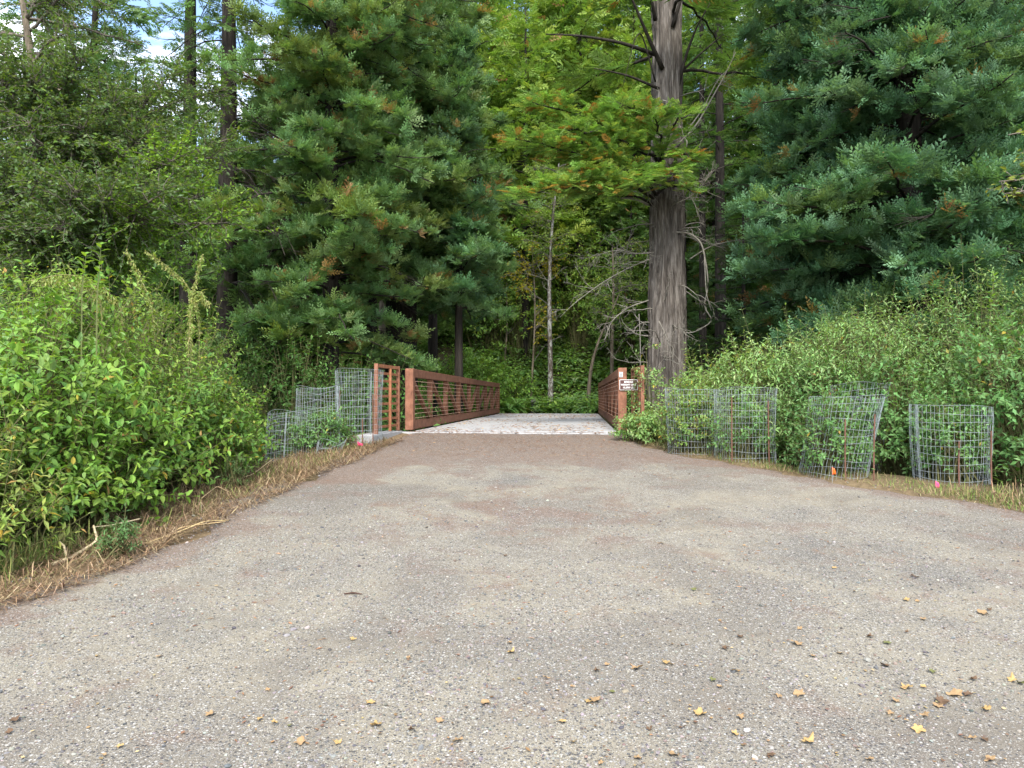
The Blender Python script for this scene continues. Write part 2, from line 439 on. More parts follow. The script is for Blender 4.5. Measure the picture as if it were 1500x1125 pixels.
# ------------------------------------------------------------------ conifers
def trunk_into(mb, pts, rad, k=40, ridge=.09, seed=0, flare=.5, freq=9, zf=.7):
    pts = np.asarray(pts, float); rad = np.asarray(rad, float)
    n = len(pts)
    th = np.arange(k) * 2 * np.pi / k
    z = pts[:, 2][:, None] + 0 * th[None]
    warp = (n2(th[None] * 0 + z * .5, z * 0 + np.cos(th)[None] * 2, 1.0, seed + 7) - .5) * .9
    q = np.stack([np.cos(th + warp) * freq, np.sin(th + warp) * freq, z * zf], -1)
    r1 = vnoise(q, seed); r2 = vnoise(q * np.array([2.3, 2.3, 1.6]), seed + 1)
    f = 1 - np.abs(2 * r1 - 1)
    rr = rad[:, None] * (1 + ridge * (1.2 * (0.5 - f) + .6 * (r2 - .5)))
    h = z - z[0:1]
    rr = rr * (1 + flare * np.exp(-h / .5) * (.7 + .6 * vnoise(np.stack([np.cos(th)[None] * 2 + 0 * z, np.sin(th)[None] * 2 + 0 * z, 0 * z], -1), seed + 3)))
    V = pts[:, None] + np.stack([np.cos(th)[None] * rr, np.sin(th)[None] * rr, 0 * rr], -1)
    i = np.arange(n - 1)[:, None] * k; j = np.arange(k)[None]; jn = (j + 1) % k
    mb.add(V, np.stack([i + j, i + jn, i + k + jn, i + k + j], -1).reshape(-1, 4))

RED_DARK = [((.095, .185, .065), 5), ((.125, .235, .085), 4), ((.18, .30, .115), 2.5), ((.17, .225, .055), 1.8)]
BLUE_DARK = [((.065, .145, .068), 5), ((.095, .20, .10), 4), ((.16, .29, .16), 3), ((.12, .19, .05), 1.6)]
YEL = [((.18, .29, .05), 5), ((.22, .34, .06), 4), ((.13, .235, .05), 3), ((.28, .33, .055), 1)]
MIDG = [((.085, .17, .045), 5), ((.11, .205, .05), 3), ((.14, .225, .045), 2)]

def conifer_geo(seed, H, r0, z_lo, reach, nb, pal, spray=.30, droop=.28, up=.18, zvis=99, dens=1., lean=(0, 0), taper=.8,
                tpl=None, dead=0, orange=.0, az0=None, azw=None, side=.42, step=.13, top_reach=.15, base_r=.35, zt=-.02, nzr=.75, gap=.30, rv=(.6, 1.12)):
    """returns (crown MB, limb MB, trunk axis fn); local coordinates, foot at the origin"""
    r = np.random.default_rng(seed); cr = MB(); lb = MB(); tpl = tpl or SPR
    ax = lambda z: np.array([lean[0] * z, lean[1] * z, z])
    for i in range(nb):
        f = (i + r.random()) / nb
        z = z_lo + (H - z_lo - .4) * f
        Lr = reach * (top_reach + (1 - top_reach) * (1 - f) ** .75) * (base_r + (1 - base_r) * min(1, f * 7)) * r.uniform(*rv)
        az = i * 2.399 + r.uniform(-.5, .5)
        if azw is not None: az = az0 + r.uniform(-azw, azw)
        e = up + r.uniform(-.22, .28)
        n = 9; s = np.linspace(0, 1, n)
        dv = np.array([math.cos(az), math.sin(az), 0]); pv = np.array([-dv[1], dv[0], 0])
        wob = np.cumsum(r.normal(0, .03, n))
        pts = ax(z)[None] + dv * (Lr * s)[:, None] + pv * (wob * Lr * s)[:, None]
        dr = droop * r.uniform(.5, 1.5)
        pts[:, 2] += Lr * (e * s - (dr + e * .5) * s ** 2 + .2 * s ** 4)
        rb = .011 * Lr * (1 - .85 * s) + .004
        lb.tube(pts, rb, 5, (.045, .036, .028))
        far = z > zvis
        dn = dens * (.10 if far else 1); ss = spray * (1.7 if far else 1)
        m = max(4, int(Lr / .13 * dn ** .5))
        t = np.sort(r.uniform(.16, .98, m)); sd = np.where(np.arange(m) % 2, 1., -1.)
        bp = np.stack([np.interp(t, s, pts[:, c]) for c in range(3)], -1)
        tg = np.stack([np.interp(t, s, np.gradient(pts[:, c])) for c in range(3)], -1); tg = nrm(tg)
        bl = (.16 + side * Lr * (1 - t) * np.minimum(1, t * 2.6)) * r.uniform(.6, 1.15, m)
        bd = nrm(tg * .7 + pv * sd[:, None] * r.uniform(.6, 1.1, (m, 1)) + np.array([0, 0, 1]) * r.uniform(-.32, .30, (m, 1)))
        for q in range(0, m, 2):
            lb.tube(np.array([bp[q], bp[q] + bd[q] * bl[q] * .5 - [0, 0, .03 * bl[q]], bp[q] + bd[q] * bl[q] - [0, 0, .15 * bl[q] ** 1.5]]), [.006, .005, .003], 3, (.07, .055, .04))
        k = np.maximum(2, (bl / step * dn ** .5).astype(int))
        idx = np.repeat(np.arange(m), k); cnt = np.concatenate([np.arange(q) for q in k])
        u = (cnt + r.random(len(idx))) / k[idx]
        pos = bp[idx] + bd[idx] * (u * bl[idx])[:, None]
        pos[:, 2] -= .15 * (u * bl[idx]) ** 2 / np.maximum(bl[idx], .1) + 0
        pos += r.normal(0, .035, pos.shape)
        sgn = np.where(r.random(len(idx)) < .5, 1., -1.)
        pd = nrm(np.cross(bd, [0, 0, 1.]))[idx]
        d = nrm(bd[idx] + np.array([0, 0, 1.]) * (u ** 2 * .35)[:, None] + pd * (sgn * r.uniform(.2, .9, len(idx)))[:, None] + np.stack([r.normal(0, .24, len(idx)), r.normal(0, .24, len(idx)), r.normal(zt, .32, len(idx))], -1))
        nz = nrm(np.array([0, 0, 1.]) + r.normal(0, nzr, (len(idx), 3)))
        bc = pick(pal, 1, r)[0]
        col = jit(.55 * bc + .45 * pick(pal, len(idx), r), r)
        if orange:
            om = r.random(len(idx)) < orange * (1.6 if r.random() < .35 else .3)
            col[om] = jit(np.tile(np.array([[.24, .16, .06]]), (om.sum(), 1)), r)
        sc = ss * r.uniform(.5, 1.3, len(idx))
        cl = vnoise(pos * np.array([1.5, 1.5, 2.0]) + seed * 5.3, seed); sc = sc * np.clip(.6 + .8 * cl, .55, 1.2); sc = np.where(cl < gap, .02, sc)
        w = r.integers(0, len(tpl), len(idx))
        for q, tm in enumerate(tpl):
            h = w == q
            cr.scatter(tm, pos[h], d[h], nz[h], sc[h], col[h])
    return cr, lb, ax

def make_trunk(H, r0, lean, bark, parent, lb=None, k=28, seg=.25, ridge=.09, seed=0, flare=.5, top=.12, freq=9, dz=0):
    t = MB()
    z = np.arange(-.4, H, seg)
    pts = np.stack([lean[0] * z, lean[1] * z, z], -1)
    rad = r0 * (1 - (1 - top) * np.clip(z / H, 0, 1) ** 1.05)
    trunk_into(t, pts, rad, k, ridge, seed, flare, freq)
    o = t.build('trunk', M[bark], parent, smooth=True)
    if lb is not None: lb.build('limb', M['bark_dark'], parent, smooth=True)
    return o

def conifer(name, x, y, label, cat, group=None, bark='bark_dark', H=22, r0=.25, lean=(0, 0), seed=1, k=28, ridge=.09, flare=.5, rz=0, trunk_seg=.25, **kw):
    e = empty(name, (x, y, tz(x, y) - .05), label, cat, group, rz)
    cr, lb, ax = conifer_geo(seed, H, r0, lean=lean, **kw)
    make_trunk(H, r0, lean, bark, e, lb, k, trunk_seg, ridge, seed, flare)
    cr.build('crown', M['needle'], e)
    return e

# ------------------------------------------------------------------ the bridge
def bp(u, w, z):           # bridge coordinates: u along, w to the right, z above the deck -> local to the bridge empty (axis aligned with it)
    return np.array([w, u, z], float)
bridge = empty('footbridge', B0, 'rust brown steel truss footbridge with pale concrete deck', 'footbridge', None, -BR)
def bar(mb, p, q, a, b, up=(0, 0, 1)):
    """rectangular bar from p to q, a wide across, b deep"""
    p = np.asarray(p, float); q = np.asarray(q, float); d = (q - p) / 2; t = d / np.linalg.norm(d)
    up = np.asarray(up, float); s = np.cross(t, up); s /= np.linalg.norm(s); n = np.cross(s, t)
    mb.box((p + q) / 2, d, s * a / 2, n * b / 2)
dk = MB()
NS = 10
for i in range(NS):
    u0 = BL * i / NS + (0 if i == 0 else .004); u1 = BL * (i + 1) / NS - .004
    dk.box(bp((u0 + u1) / 2, 0, -.10), bp((u1 - u0) / 2, 0, 0), bp(0, 1.80, 0), bp(0, 0, .10))
dk.build('deck', M['concrete'], bridge, bevel=.006)
fb = MB()
for i in range(9):
    bar(fb, bp(BL * i / 8, -1.84, -.32), bp(BL * i / 8, 1.84, -.32), .16, .24)
fb.build('floor_beam', M['steel'], bridge)
ab = MB()
ab.box(bp(-.14, 0, -.55), bp(.13, 0, 0), bp(0, 2.25, 0), bp(0, 0, .535))
ab.build('abutment', M['concrete'], bridge, bevel=.01)
HR = 1.115
for sgn in (-1, 1):
    wc = 1.90 * sgn
    ch = MB()
    bar(ch, bp(.07, wc, .10), bp(BL - .07, wc, .10), .13, .16)
    bar(ch, bp(.07, wc, HR - .075), bp(BL - .07, wc, HR - .075), .13, .15)
    tr = ch.build('truss_railing', M['steel'], bridge, bevel=.008)
    for u in (0, BL):
        m = MB(); bar(m, bp(u, wc, .015), bp(u, wc, HR + .004), .15, .15, (0, 1, 0)); m.build('end_post', M['steel'], tr, bevel=.008)
    us = [BL * i / 8 for i in range(9)]
    for i in range(1, 8):
        m = MB(); bar(m, bp(us[i], wc, .182), bp(us[i], wc, HR - .152), .10, .10, (0, 1, 0)); m.build('vertical_post', M['steel'], tr, bevel=.004)
    for i in range(8):
        m = MB()
        if i < 4: p, q = bp(us[i] + .14, wc, HR - .19), bp(us[i + 1] - .12, wc, .21)
        else: p, q = bp(us[i] + .12, wc, .21), bp(us[i + 1] - .14, wc, HR - .19)
        bar(m, p, q, .07, .075); m.build('diagonal_brace', M['steel'], tr, bevel=.004)
    for k in range(9):
        z = .225 + k * (HR - .152 - .225 - .02) / 8.6
        m = MB(); m.tube(np.array([bp(.08, wc - sgn * .072, z), bp(BL / 2, wc - sgn * .072, z), bp(BL - .08, wc - sgn * .072, z)]), .0050, 6)
        m.build('rail_bar', M['rail_bar'], tr)
# little data plate on the end post on the sign's side
m = MB(); m.box(bp(-.079, 1.875, HR - .115), bp(.003, 0, 0), bp(0, .032, 0), bp(0, 0, .045))
pl = m.build('data_plate', M['plate'], bridge)
m = MB()
for k in range(5):
    m.box(bp(-.0835, 1.875, HR - .085 - k * .015), bp(.001, 0, 0), bp(0, .022 - .004 * (k % 2), 0), bp(0, 0, .0028))
m.build('lettering', M['post_grey'], pl)

def bw(u, w, z):           # bridge coordinates to world
    return B0 + U * u + W * w + np.array([0, 0, z])

# ------------------------------------------------------------------ the weight limit sign on the end post
sp = bw(-.105, 2.005, HR - .295)
sign = empty('weight_limit_sign', sp, 'small brown metal sign with white lettering reading bridge weight limit', 'sign', None, -BR)
def rrect(w, h, r, y, n=6):
    pts = []
    for cx, cy, a0 in ((w - r, h - r, 0), (-w + r, h - r, 90), (-w + r, -h + r, 180), (w - r, -h + r, 270)):
        for i in range(n + 1):
            a = R(a0 + 90 * i / n); pts.append((cx + r * math.cos(a), y, cy + r * math.sin(a)))
    return np.array(pts)
def slab(mb, w, h, r, y0, y1):
    A = rrect(w, h, r, y0); B = rrect(w, h, r, y1); n = len(A)
    i = np.arange(n); j = (i + 1) % n
    mb.add(np.concatenate([A, B]), np.stack([i, j, j + n, i + n], -1))
    c = np.array([[0, y0, 0], [0, y1, 0]]); base = mb.n
    mb.add(np.concatenate([A, B, c]), np.concatenate([np.stack([j, i, i * 0 + 2 * n], -1), np.stack([i + n, j + n, i * 0 + 2 * n + 1], -1)]))
m = MB(); slab(m, .157, .092, .016, -.002, .003); sb = m.build('border', M['sign_white'], sign)
m = MB(); slab(m, .150, .085, .011, -.0045, -.0022); m.build('panel', M['sign_brown'], sign)
def text_mesh(name, txt, size, loc, mat, parent, bold=.0):
    cu = bpy.data.curves.new(name, 'FONT'); cu.body = txt; cu.size = size; cu.align_x = 'CENTER'; cu.align_y = 'CENTER'
    cu.extrude = .0006; cu.offset = bold; cu.space_character = 1.05
    to = bpy.data.objects.new(name + '_curve', cu); C.objects.link(to)
    me = bpy.data.meshes.new_from_object(to.evaluated_get(bpy.context.evaluated_depsgraph_get()))
    bpy.data.objects.remove(to)
    o = bpy.data.objects.new(name, me); C.objects.link(o); me.materials.clear(); me.materials.append(mat)
    o.parent = parent; o.location = loc; o.rotation_euler = (R(90), 0, 0); return o
for txt, z in (('BRIDGE', .049), ('WEIGHT LIMIT', .000), ('15,000 LBS', -.049)):
    text_mesh('lettering', txt, .044 if txt != 'WEIGHT LIMIT' else .040, (0, -.0056, z), M['sign_white'], sign, .0010)

# ------------------------------------------------------------------ lattice wing panels either side of the bridge mouth
def wing(name, a, b, ztop, zbot_a, zbot_b, label, picket):
    """a: the post nearest the path's start, b: the one beside the truss"""
    a = np.array(a, float); b = np.array(b, float)
    c = (a + b) / 2
    e = empty(name, (*c, min(zbot_a, zbot_b)), label, 'lattice panel', 'lattice wing panels at the bridge mouth')
    off = np.array([c[0], c[1], min(zbot_a, zbot_b)])
    for p, zb in ((a, zbot_a), (b, zbot_b)):
        m = MB(); bar(m, np.array([*p, zb]) - off, np.array([*p, ztop]) - off, .06, .06, (0, 1, 0)); m.build('post', M['steel'], e, bevel=.003)
    d = (b - a) / np.linalg.norm(b - a); nrm_ = np.array([d[1], -d[0]])
    m = MB(); bar(m, np.array([*(a + d * .031), ztop - .032]) - off, np.array([*(b - d * .031), ztop - .032]) - off, .05, .055); m.build('top_rail', M['slat'], e, bevel=.002)
    n = 8; z0 = max(zbot_a, zbot_b) + .10
    for k in range(n):
        z = z0 + (ztop - .15 - z0) * k / (n - 1)
        m = MB(); bar(m, np.array([*(a + d * .031), z]) - off, np.array([*(b - d * .031), z]) - off, .02, .042); m.build('slat', M['slat'], e, bevel=.002)
    pc = a + (b - a) * picket + nrm_ * .026
    m = MB(); bar(m, np.array([*pc, max(zbot_a, zbot_b) + .01]) - off, np.array([*pc, ztop - .062]) - off, .045, .03, (d[0], d[1], 0)); m.build('picket', M['slat'], e, bevel=.002)
    return e
LA = P(551, 600, 12.05)[:2]; LB = P(583, 600, 13.2)[:2]
wing('lattice_panel', LA, LB, 2.04, .905, .915, 'rusty lattice panel standing on a concrete block next to wire cages', .55)
RA = P(941, 600, 12.55)[:2]; RB = P(927, 600, 13.75)[:2]
wing('lattice_panel', RA, RB, 2.03, .72, .80, 'rusty lattice panel behind the weight limit sign by the big redwood trunk', .5)

def conc_block(x0, y0, x1, y1, z0, z1, label, yaw=0):
    m = MB(); c = np.array([(x0 + x1) / 2, (y0 + y1) / 2, (z0 + z1) / 2])
    m.box([0, 0, 0], [(x1 - x0) / 2, 0, 0], [0, (y1 - y0) / 2, 0], [0, 0, (z1 - z0) / 2])
    o = m.build('concrete_block', M['concrete'], None, bevel=.012, loc=c); o.rotation_euler[2] = yaw
    return tag(o, label, 'concrete block')
conc_block(LA[0] - .16, LA[1] - .22, LA[0] + .12, LA[1] + 1.3, .25, .905, 'square grey concrete footing under the rusty lattice panel by the cages', R(-9))
conc_block(RA[0] - .02, RA[1] - .30, RA[0] + .26, RA[1] + .45, .3, .74, 'low concrete footing half hidden in leaves below the lattice panel', R(3))
# short marker post at the far end of the deck
q = P(781, 607, 29.2)
pe = MB(); pe.box([0, 0, .22], [.09, 0, 0], [0, .07, 0], [0, 0, .32]); pe.box([0, 0, .565], [.075, 0, 0], [0, .055, 0], [0, 0, .028])
tag(pe.build('marker_post', M['post_grey'], None, bevel=.01, loc=(q[0], q[1], tz(q[0], q[1]))), 'stubby dark grey post standing past the far end of the deck', 'post')
# ------------------------------------------------------------------ wire plant cages, stakes and marker flags
def cage(x, y, rad, h, label, seed, lean=(0, 0), zb=None, wav=.012, stakes=(), nv=None, gap=.095, squash=1., dent=0):
    r = np.random.default_rng(seed)
    z0 = tz(x, y) if zb is None else zb
    e = empty('wire_cage', (x, y, z0), label, 'plant cage', 'galvanised wire plant cages')
    nv = nv or int(2 * math.pi * rad / .047)
    mb = MB(); ph = r.uniform(0, 6)
    def pt(th, z):
        rr = rad * (1 + .05 * np.sin(2 * th + ph) + .02 * np.sin(5 * th + 2 * ph)) * (1 + .05 * np.sin(z * 3 + ph))
        d = dent * np.exp(-((z - .25 * h) / .22) ** 2) * np.maximum(0, np.cos(th - ph))
        rr = rr * (1 - d)
        return np.stack([np.cos(th) * rr + lean[0] * z, np.sin(th) * rr * squash + lean[1] * z, z + np.sin(th + ph) * .014 + .006 * np.sin(3 * th + ph)], -1)
    zz = np.linspace(0.0, h, 9)
    for i in range(nv):
        th = i * 2 * np.pi / nv + r.normal(0, .01) + r.normal(0, .012) * zz
        p = pt(th, zz); p[:, :2] += r.normal(0, .004, (9, 2)); p[0, 2] -= r.uniform(0, .05); mb.tube(p, .0016, 4)
    nh = int(h / gap) + 1
    th = np.linspace(0, 2 * np.pi, 41)
    for k in range(nh):
        z = h - k * gap * (1 + .0 * k)
        if z < .02: break
        p = pt(th, z + wav * np.sin(th * 2 + r.uniform(0, 6)) + r.normal(0, .006)); mb.tube(p, .0019, 4)
    # the seam, where the roll's ends overlap and the wires double
    for q in range(3):
        p = pt(np.full(9, -1.9 + ph + q * .03), zz); mb.tube(p, .0028, 4)
    mb.build('mesh_cylinder', M['wire'], e)
    for (dx, dy, hs, tl) in stakes:
        m = MB(); m.tube(np.array([[dx, dy, -.1], [dx + tl * .5, dy + .01, hs * .5], [dx + tl, dy, hs]]), [.009, .009, .009], 6); m.build('stake', M['rust'], e)
    return e
def ground_at(px, Y): return (px - 750) / F * Y
def cg(px, Y, rad, h, label, seed, **k): return cage(ground_at(px, Y), Y, rad, h, label, seed, **k)
# by the near side of the bridge mouth
cg(526, 11.95, .37, 1.30, 'tall upright wire cage beside the concrete footing', 1, stakes=((-.23, -.38, .98, .01), (.14, -.42, .55, .0)), zb=.62)
cg(468, 11.4, .32, 1.08, 'bent wire cage between the tall cage and the low sunken one', 2, zb=.57, lean=(-.03, .05), wav=.03, dent=.35)
cg(418, 11.3, .27, .78, 'low wire cage sunk among the leaves of the broad green thicket', 3, zb=.50, lean=(.05, 0), wav=.025)
cg(478, 11.0, .20, .34, 'crushed little wire cage crumpled at the foot of the bent one', 4, zb=.52, lean=(.25, .1), wav=.04, dent=.5, gap=.06)
# along the other verge
cg(1012, 11.1, .37, 1.0, 'wire cage overgrown with yellowing vines nearest the redwood', 5, zb=.62, stakes=((-.02, -.1, .8, .0),), lean=(.0, .02))
cg(1091, 10.5, .41, 1.06, 'broad upright wire cage with two brown stakes touching the vine-filled cage', 6, zb=.55, stakes=((-.30, -.40, .95, .0), (.19, -.43, .9, -.01)), lean=(.01, .0))
cg(1217, 9.3, .41, 1.06, 'leaning wire cage with an orange flag inside', 7, zb=.44, lean=(.20, .02), wav=.02, stakes=((-.02, -.44, .80, .0), (.30, -.46, .86, .02)))
cg(1240, 9.95, .36, 1.18, 'taller wire cage tucked behind the leaning one against the leaves', 8, zb=.50, lean=(.16, .02), wav=.02)
cg(1390, 8.95, .43, 1.0, 'wire cage with a pink flag at its foot', 9, zb=.40, stakes=((-.16, -.46, .6, .0), (.2, -.47, .72, .0)))

def flag(x, y, z, mat, label, h=.10, w=.045, rz=0, group=None):
    e = empty('marker_flag', (x, y, z), label, 'marker flag', None, rz)
    m = MB(); m.tube(np.array([[0, 0, -.15], [0, 0, .05], [.004, 0, h + .02]]), .0018, 5); m.build('staff', M['wire'], e)
    m = MB()
    V = []; n = 7
    for i in range(n):
        for j in range(5):
            s = i / (n - 1); t = j / 4
            V.append([s * w + .004, .012 * math.sin(s * 5 + t * 2), h * .1 + t * h * .9 - s * h * .5 * (t - .2)])
    f = np.array([[i * 5 + j, (i + 1) * 5 + j, (i + 1) * 5 + j + 1, i * 5 + j + 1] for i in range(n - 1) for j in range(4)])
    m.add(np.array(V), f); o = m.build('pennant', M[mat], e, smooth=True)
    s = o.modifiers.new('thickness', 'SOLIDIFY'); s.thickness = .0015
    return e
q = P(1219, 697, 8.72); flag(q[0], q[1], q[2], 'orange_flag', 'small bright orange marker flag in the leaning wire cage', .10, .04, R(10))
q = P(1371, 717, 8.42); flag(q[0], q[1], q[2], 'pink_flag', 'small pink marker flag in dry grass before a cage', .095, .045, R(20))
q = P(523, 655, 11.45); flag(q[0], q[1], q[2], 'pink_flag', 'magenta marker flag in shade beside the concrete footing', .085, .085, R(-8))
q = P(546, 655, 11.6)
m = MB(); m.tube(np.array([[0, 0, -.2], [.004, 0, .3], [0, 0, .82]]), .009, 6)
tag(m.build('rusty_stake', M['rust'], None, loc=(q[0], q[1], q[2])), 'thin rusty stake standing in front of the concrete footing', 'stake')
# ------------------------------------------------------------------ trees
OLD = 1.0
def X(px, Y): return (px - 750) / F * Y
# the big grey-barked redwood by the bridge
def twig_tree(mb, p0, d0, L, r0, depth, r, col, curl=.25, k=4, sag=.0, nb=4):
    """a bare branch that wanders and forks"""
    n = 9; d = np.array(d0, float); d /= np.linalg.norm(d); p = np.array(p0, float); pts = [p.copy()]
    for i in range(n - 1):
        d = d + r.normal(0, curl * .5, 3) + np.array([0, 0, -sag]); d /= np.linalg.norm(d)
        p = p + d * L / (n - 1); pts.append(p.copy())
    pts = np.array(pts); mb.tube(pts, r0 * (1 - .8 * np.linspace(0, 1, n)) + .0015, k, col)
    if depth > 0:
        for i in range(nb):
            t = r.uniform(.25, .95); j = min(n - 2, int(t * (n - 1)))
            dd = (pts[j + 1] - pts[j]); dd /= np.linalg.norm(dd)
            nd = dd + r.normal(0, .75, 3); 
            twig_tree(mb, pts[j], nd, L * r.uniform(.3, .6) * (1 - .4 * t), r0 * .5, depth - 1, r, col, curl, 3, sag, nb)
GREYT = (.19, .178, .152)
mx, my = X(972, 16.5), 16.5
mz = tz(mx, my) - .1
big = empty('redwood_tree', (mx, my, mz), 'tall redwood with furrowed grey trunk and bare dead twigs beside the bridge', 'tree')
LEAN = (.012, .0)
t = MB(); z = np.arange(-.4, 27, .07)
rad = .455 - .0128 * z; rad = np.where(z > 15, np.maximum(.03, .263 - .0195 * (z - 15)), rad)
trunk_into(t, np.stack([LEAN[0] * z + .03 * np.sin(z * .4), 0 * z + .02 * np.sin(z * .5), z], -1), rad, 170, .21, 3, .34, 10, .6)
t.build('trunk', M['bark_red'], big, smooth=True)
r = np.random.default_rng(77)
tw = MB()
def on_trunk(zz, az): return np.array([LEAN[0] * zz + math.cos(az) * .36, math.sin(az) * .36, zz])
for i in range(46):
    zz = r.uniform(1.2, 9.5); az = r.uniform(-math.pi, math.pi)
    if math.sin(az) > .55: az = -az
    twig_tree(tw, on_trunk(zz, az), (math.cos(az), math.sin(az), r.uniform(-.35, .35)), r.uniform(.5, 1.5), r.uniform(.008, .016), 2, r, GREYT, .35, 4, .03, 3)
# the crooked drooping limb on the far side of the trunk, and the sweeping ones
def loc(px, py, Y): return P(px, py, Y) - np.array([mx, my, mz])
def poly(mb, pix, r0, r1, k=5, col=GREYT, sub=4):
    p = np.array([loc(*q) for q in pix]); t = np.linspace(0, 1, len(p)); tt = np.linspace(0, 1, (len(p) - 1) * sub + 1)
    # smooth the polyline a little
    q = np.stack([np.interp(tt, t, p[:, c]) for c in range(3)], -1)
    q[1:-1] = (q[:-2] + 2 * q[1:-1] + q[2:]) / 4; q[1:-1] = (q[:-2] + 2 * q[1:-1] + q[2:]) / 4
    mb.tube(q, np.linspace(r0, r1, len(q)), k, col); return q
def twiggy(q, n, L, r0, seed, depth=1):
    rr = np.random.default_rng(seed)
    for i in range(n):
        j = rr.integers(1, len(q) - 1); d = q[j + 1 if j + 1 < len(q) else j] - q[j - 1]; d /= np.linalg.norm(d)
        twig_tree(tw, q[j], d + rr.normal(0, .7, 3), L * rr.uniform(.4, 1.2), r0, depth, rr, GREYT, .3, 3, .02, 3)
q = poly(tw, [(985, 340, 16.2), (1010, 341, 16.1), (1028, 355, 16), (1035, 390, 16), (1038, 420, 16), (1030, 450, 16), (1046, 470, 16), (1018, 487, 16.1), (1000, 488, 16.2)], .022, .008)
poly(tw, [(1032, 375, 16.0), (1034, 430, 15.9), (1042, 455, 15.9)], .014, .006); twiggy(q, 8, .4, .006, 3)
q = poly(tw, [(990, 215, 16.2), (1020, 185, 16.1), (1045, 140, 16), (1062, 110, 15.9), (1078, 76, 15.8)], .024, .006); twiggy(q, 9, .6, .006, 4)
poly(tw, [(1000, 200, 16.2), (1030, 160, 16.1), (1050, 118, 16), (1070, 98, 15.9)], .016, .005)
q = poly(tw, [(985, 300, 16.1), (1010, 290, 16), (1030, 270, 15.9), (1045, 250, 15.8)], .014, .005); twiggy(q, 22, .5, .006, 5, 2)
q = poly(tw, [(950, 300, 16.0), (930, 290, 15.8), (905, 290, 15.6)], .03, .02)
q = poly(tw, [(950, 380, 16.0), (915, 395, 15.8), (880, 415, 15.7), (840, 445, 15.5), (820, 465, 15.4)], .012, .004); twiggy(q, 12, .7, .005, 6, 2)
q = poly(tw, [(955, 370, 16.0), (930, 372, 15.8), (905, 365, 15.7), (870, 375, 15.5)], .016, .005); twiggy(q, 18, .55, .005, 7, 2)
q = poly(tw, [(950, 440, 16.0), (920, 450, 15.8), (895, 470, 15.7), (885, 500, 15.6)], .015, .005); twiggy(q, 12, .5, .006, 8, 1)
q = poly(tw, [(965, 470, 15.9), (975, 490, 15.85), (985, 520, 15.8), (986, 540, 15.8)], .012, .005); twiggy(q, 5, .4, .005, 9, 1)
q = poly(tw, [(1010, 380, 16.3), (1040, 360, 16.2), (1075, 352, 16.1), (1090, 353, 16.1)], .014, .005); twiggy(q, 8, .4, .005, 10, 1)
q = poly(tw, [(938, 540, 15.7), (938, 500, 15.7), (936, 460, 15.7)], .012, .008); twiggy(q, 6, .4, .006, 12, 1)
tw.build('dead_twigs', M['twig'], big, smooth=True)
# live limbs: drooping bough of yellow-green foliage that crosses in front of the trunk, plus the upswept bare limbs
cr = MB()
for pix, r0 in (([(970, 100, 16.2), (952, 60, 15.8), (935, 20, 15.5), (918, -20, 15.3)], .06), ([(960, 80, 16.2), (910, 62, 15.6), (850, 52, 15.2), (800, 50, 15)], .045),
                ([(965, 130, 16.2), (920, 110, 15.8), (870, 100, 15.5)], .035), ([(992, 130, 16.3), (1005, 80, 16.1), (1020, 40, 16), (1040, 5, 15.8)], .045),
                ([(998, 105, 16.3), (1030, 75, 16.2), (1060, 50, 16)], .03), ([(960, 30, 16.2), (955, 0, 15.9), (945, -30, 15.7)], .05), ([(985, 40, 16.2), (1000, -10, 16), (1010, -40, 15.8)], .05),
                ([(960, 120, 16.1), (940, 45, 15.7), (930, 55, 15.6), (912, 128, 15.5)], .02)):
    lb = MB(); poly(lb, pix, r0, r0 * .25, 6, (.06, .045, .035)); lb.build('limb', M['bark_dark'], big, smooth=True)
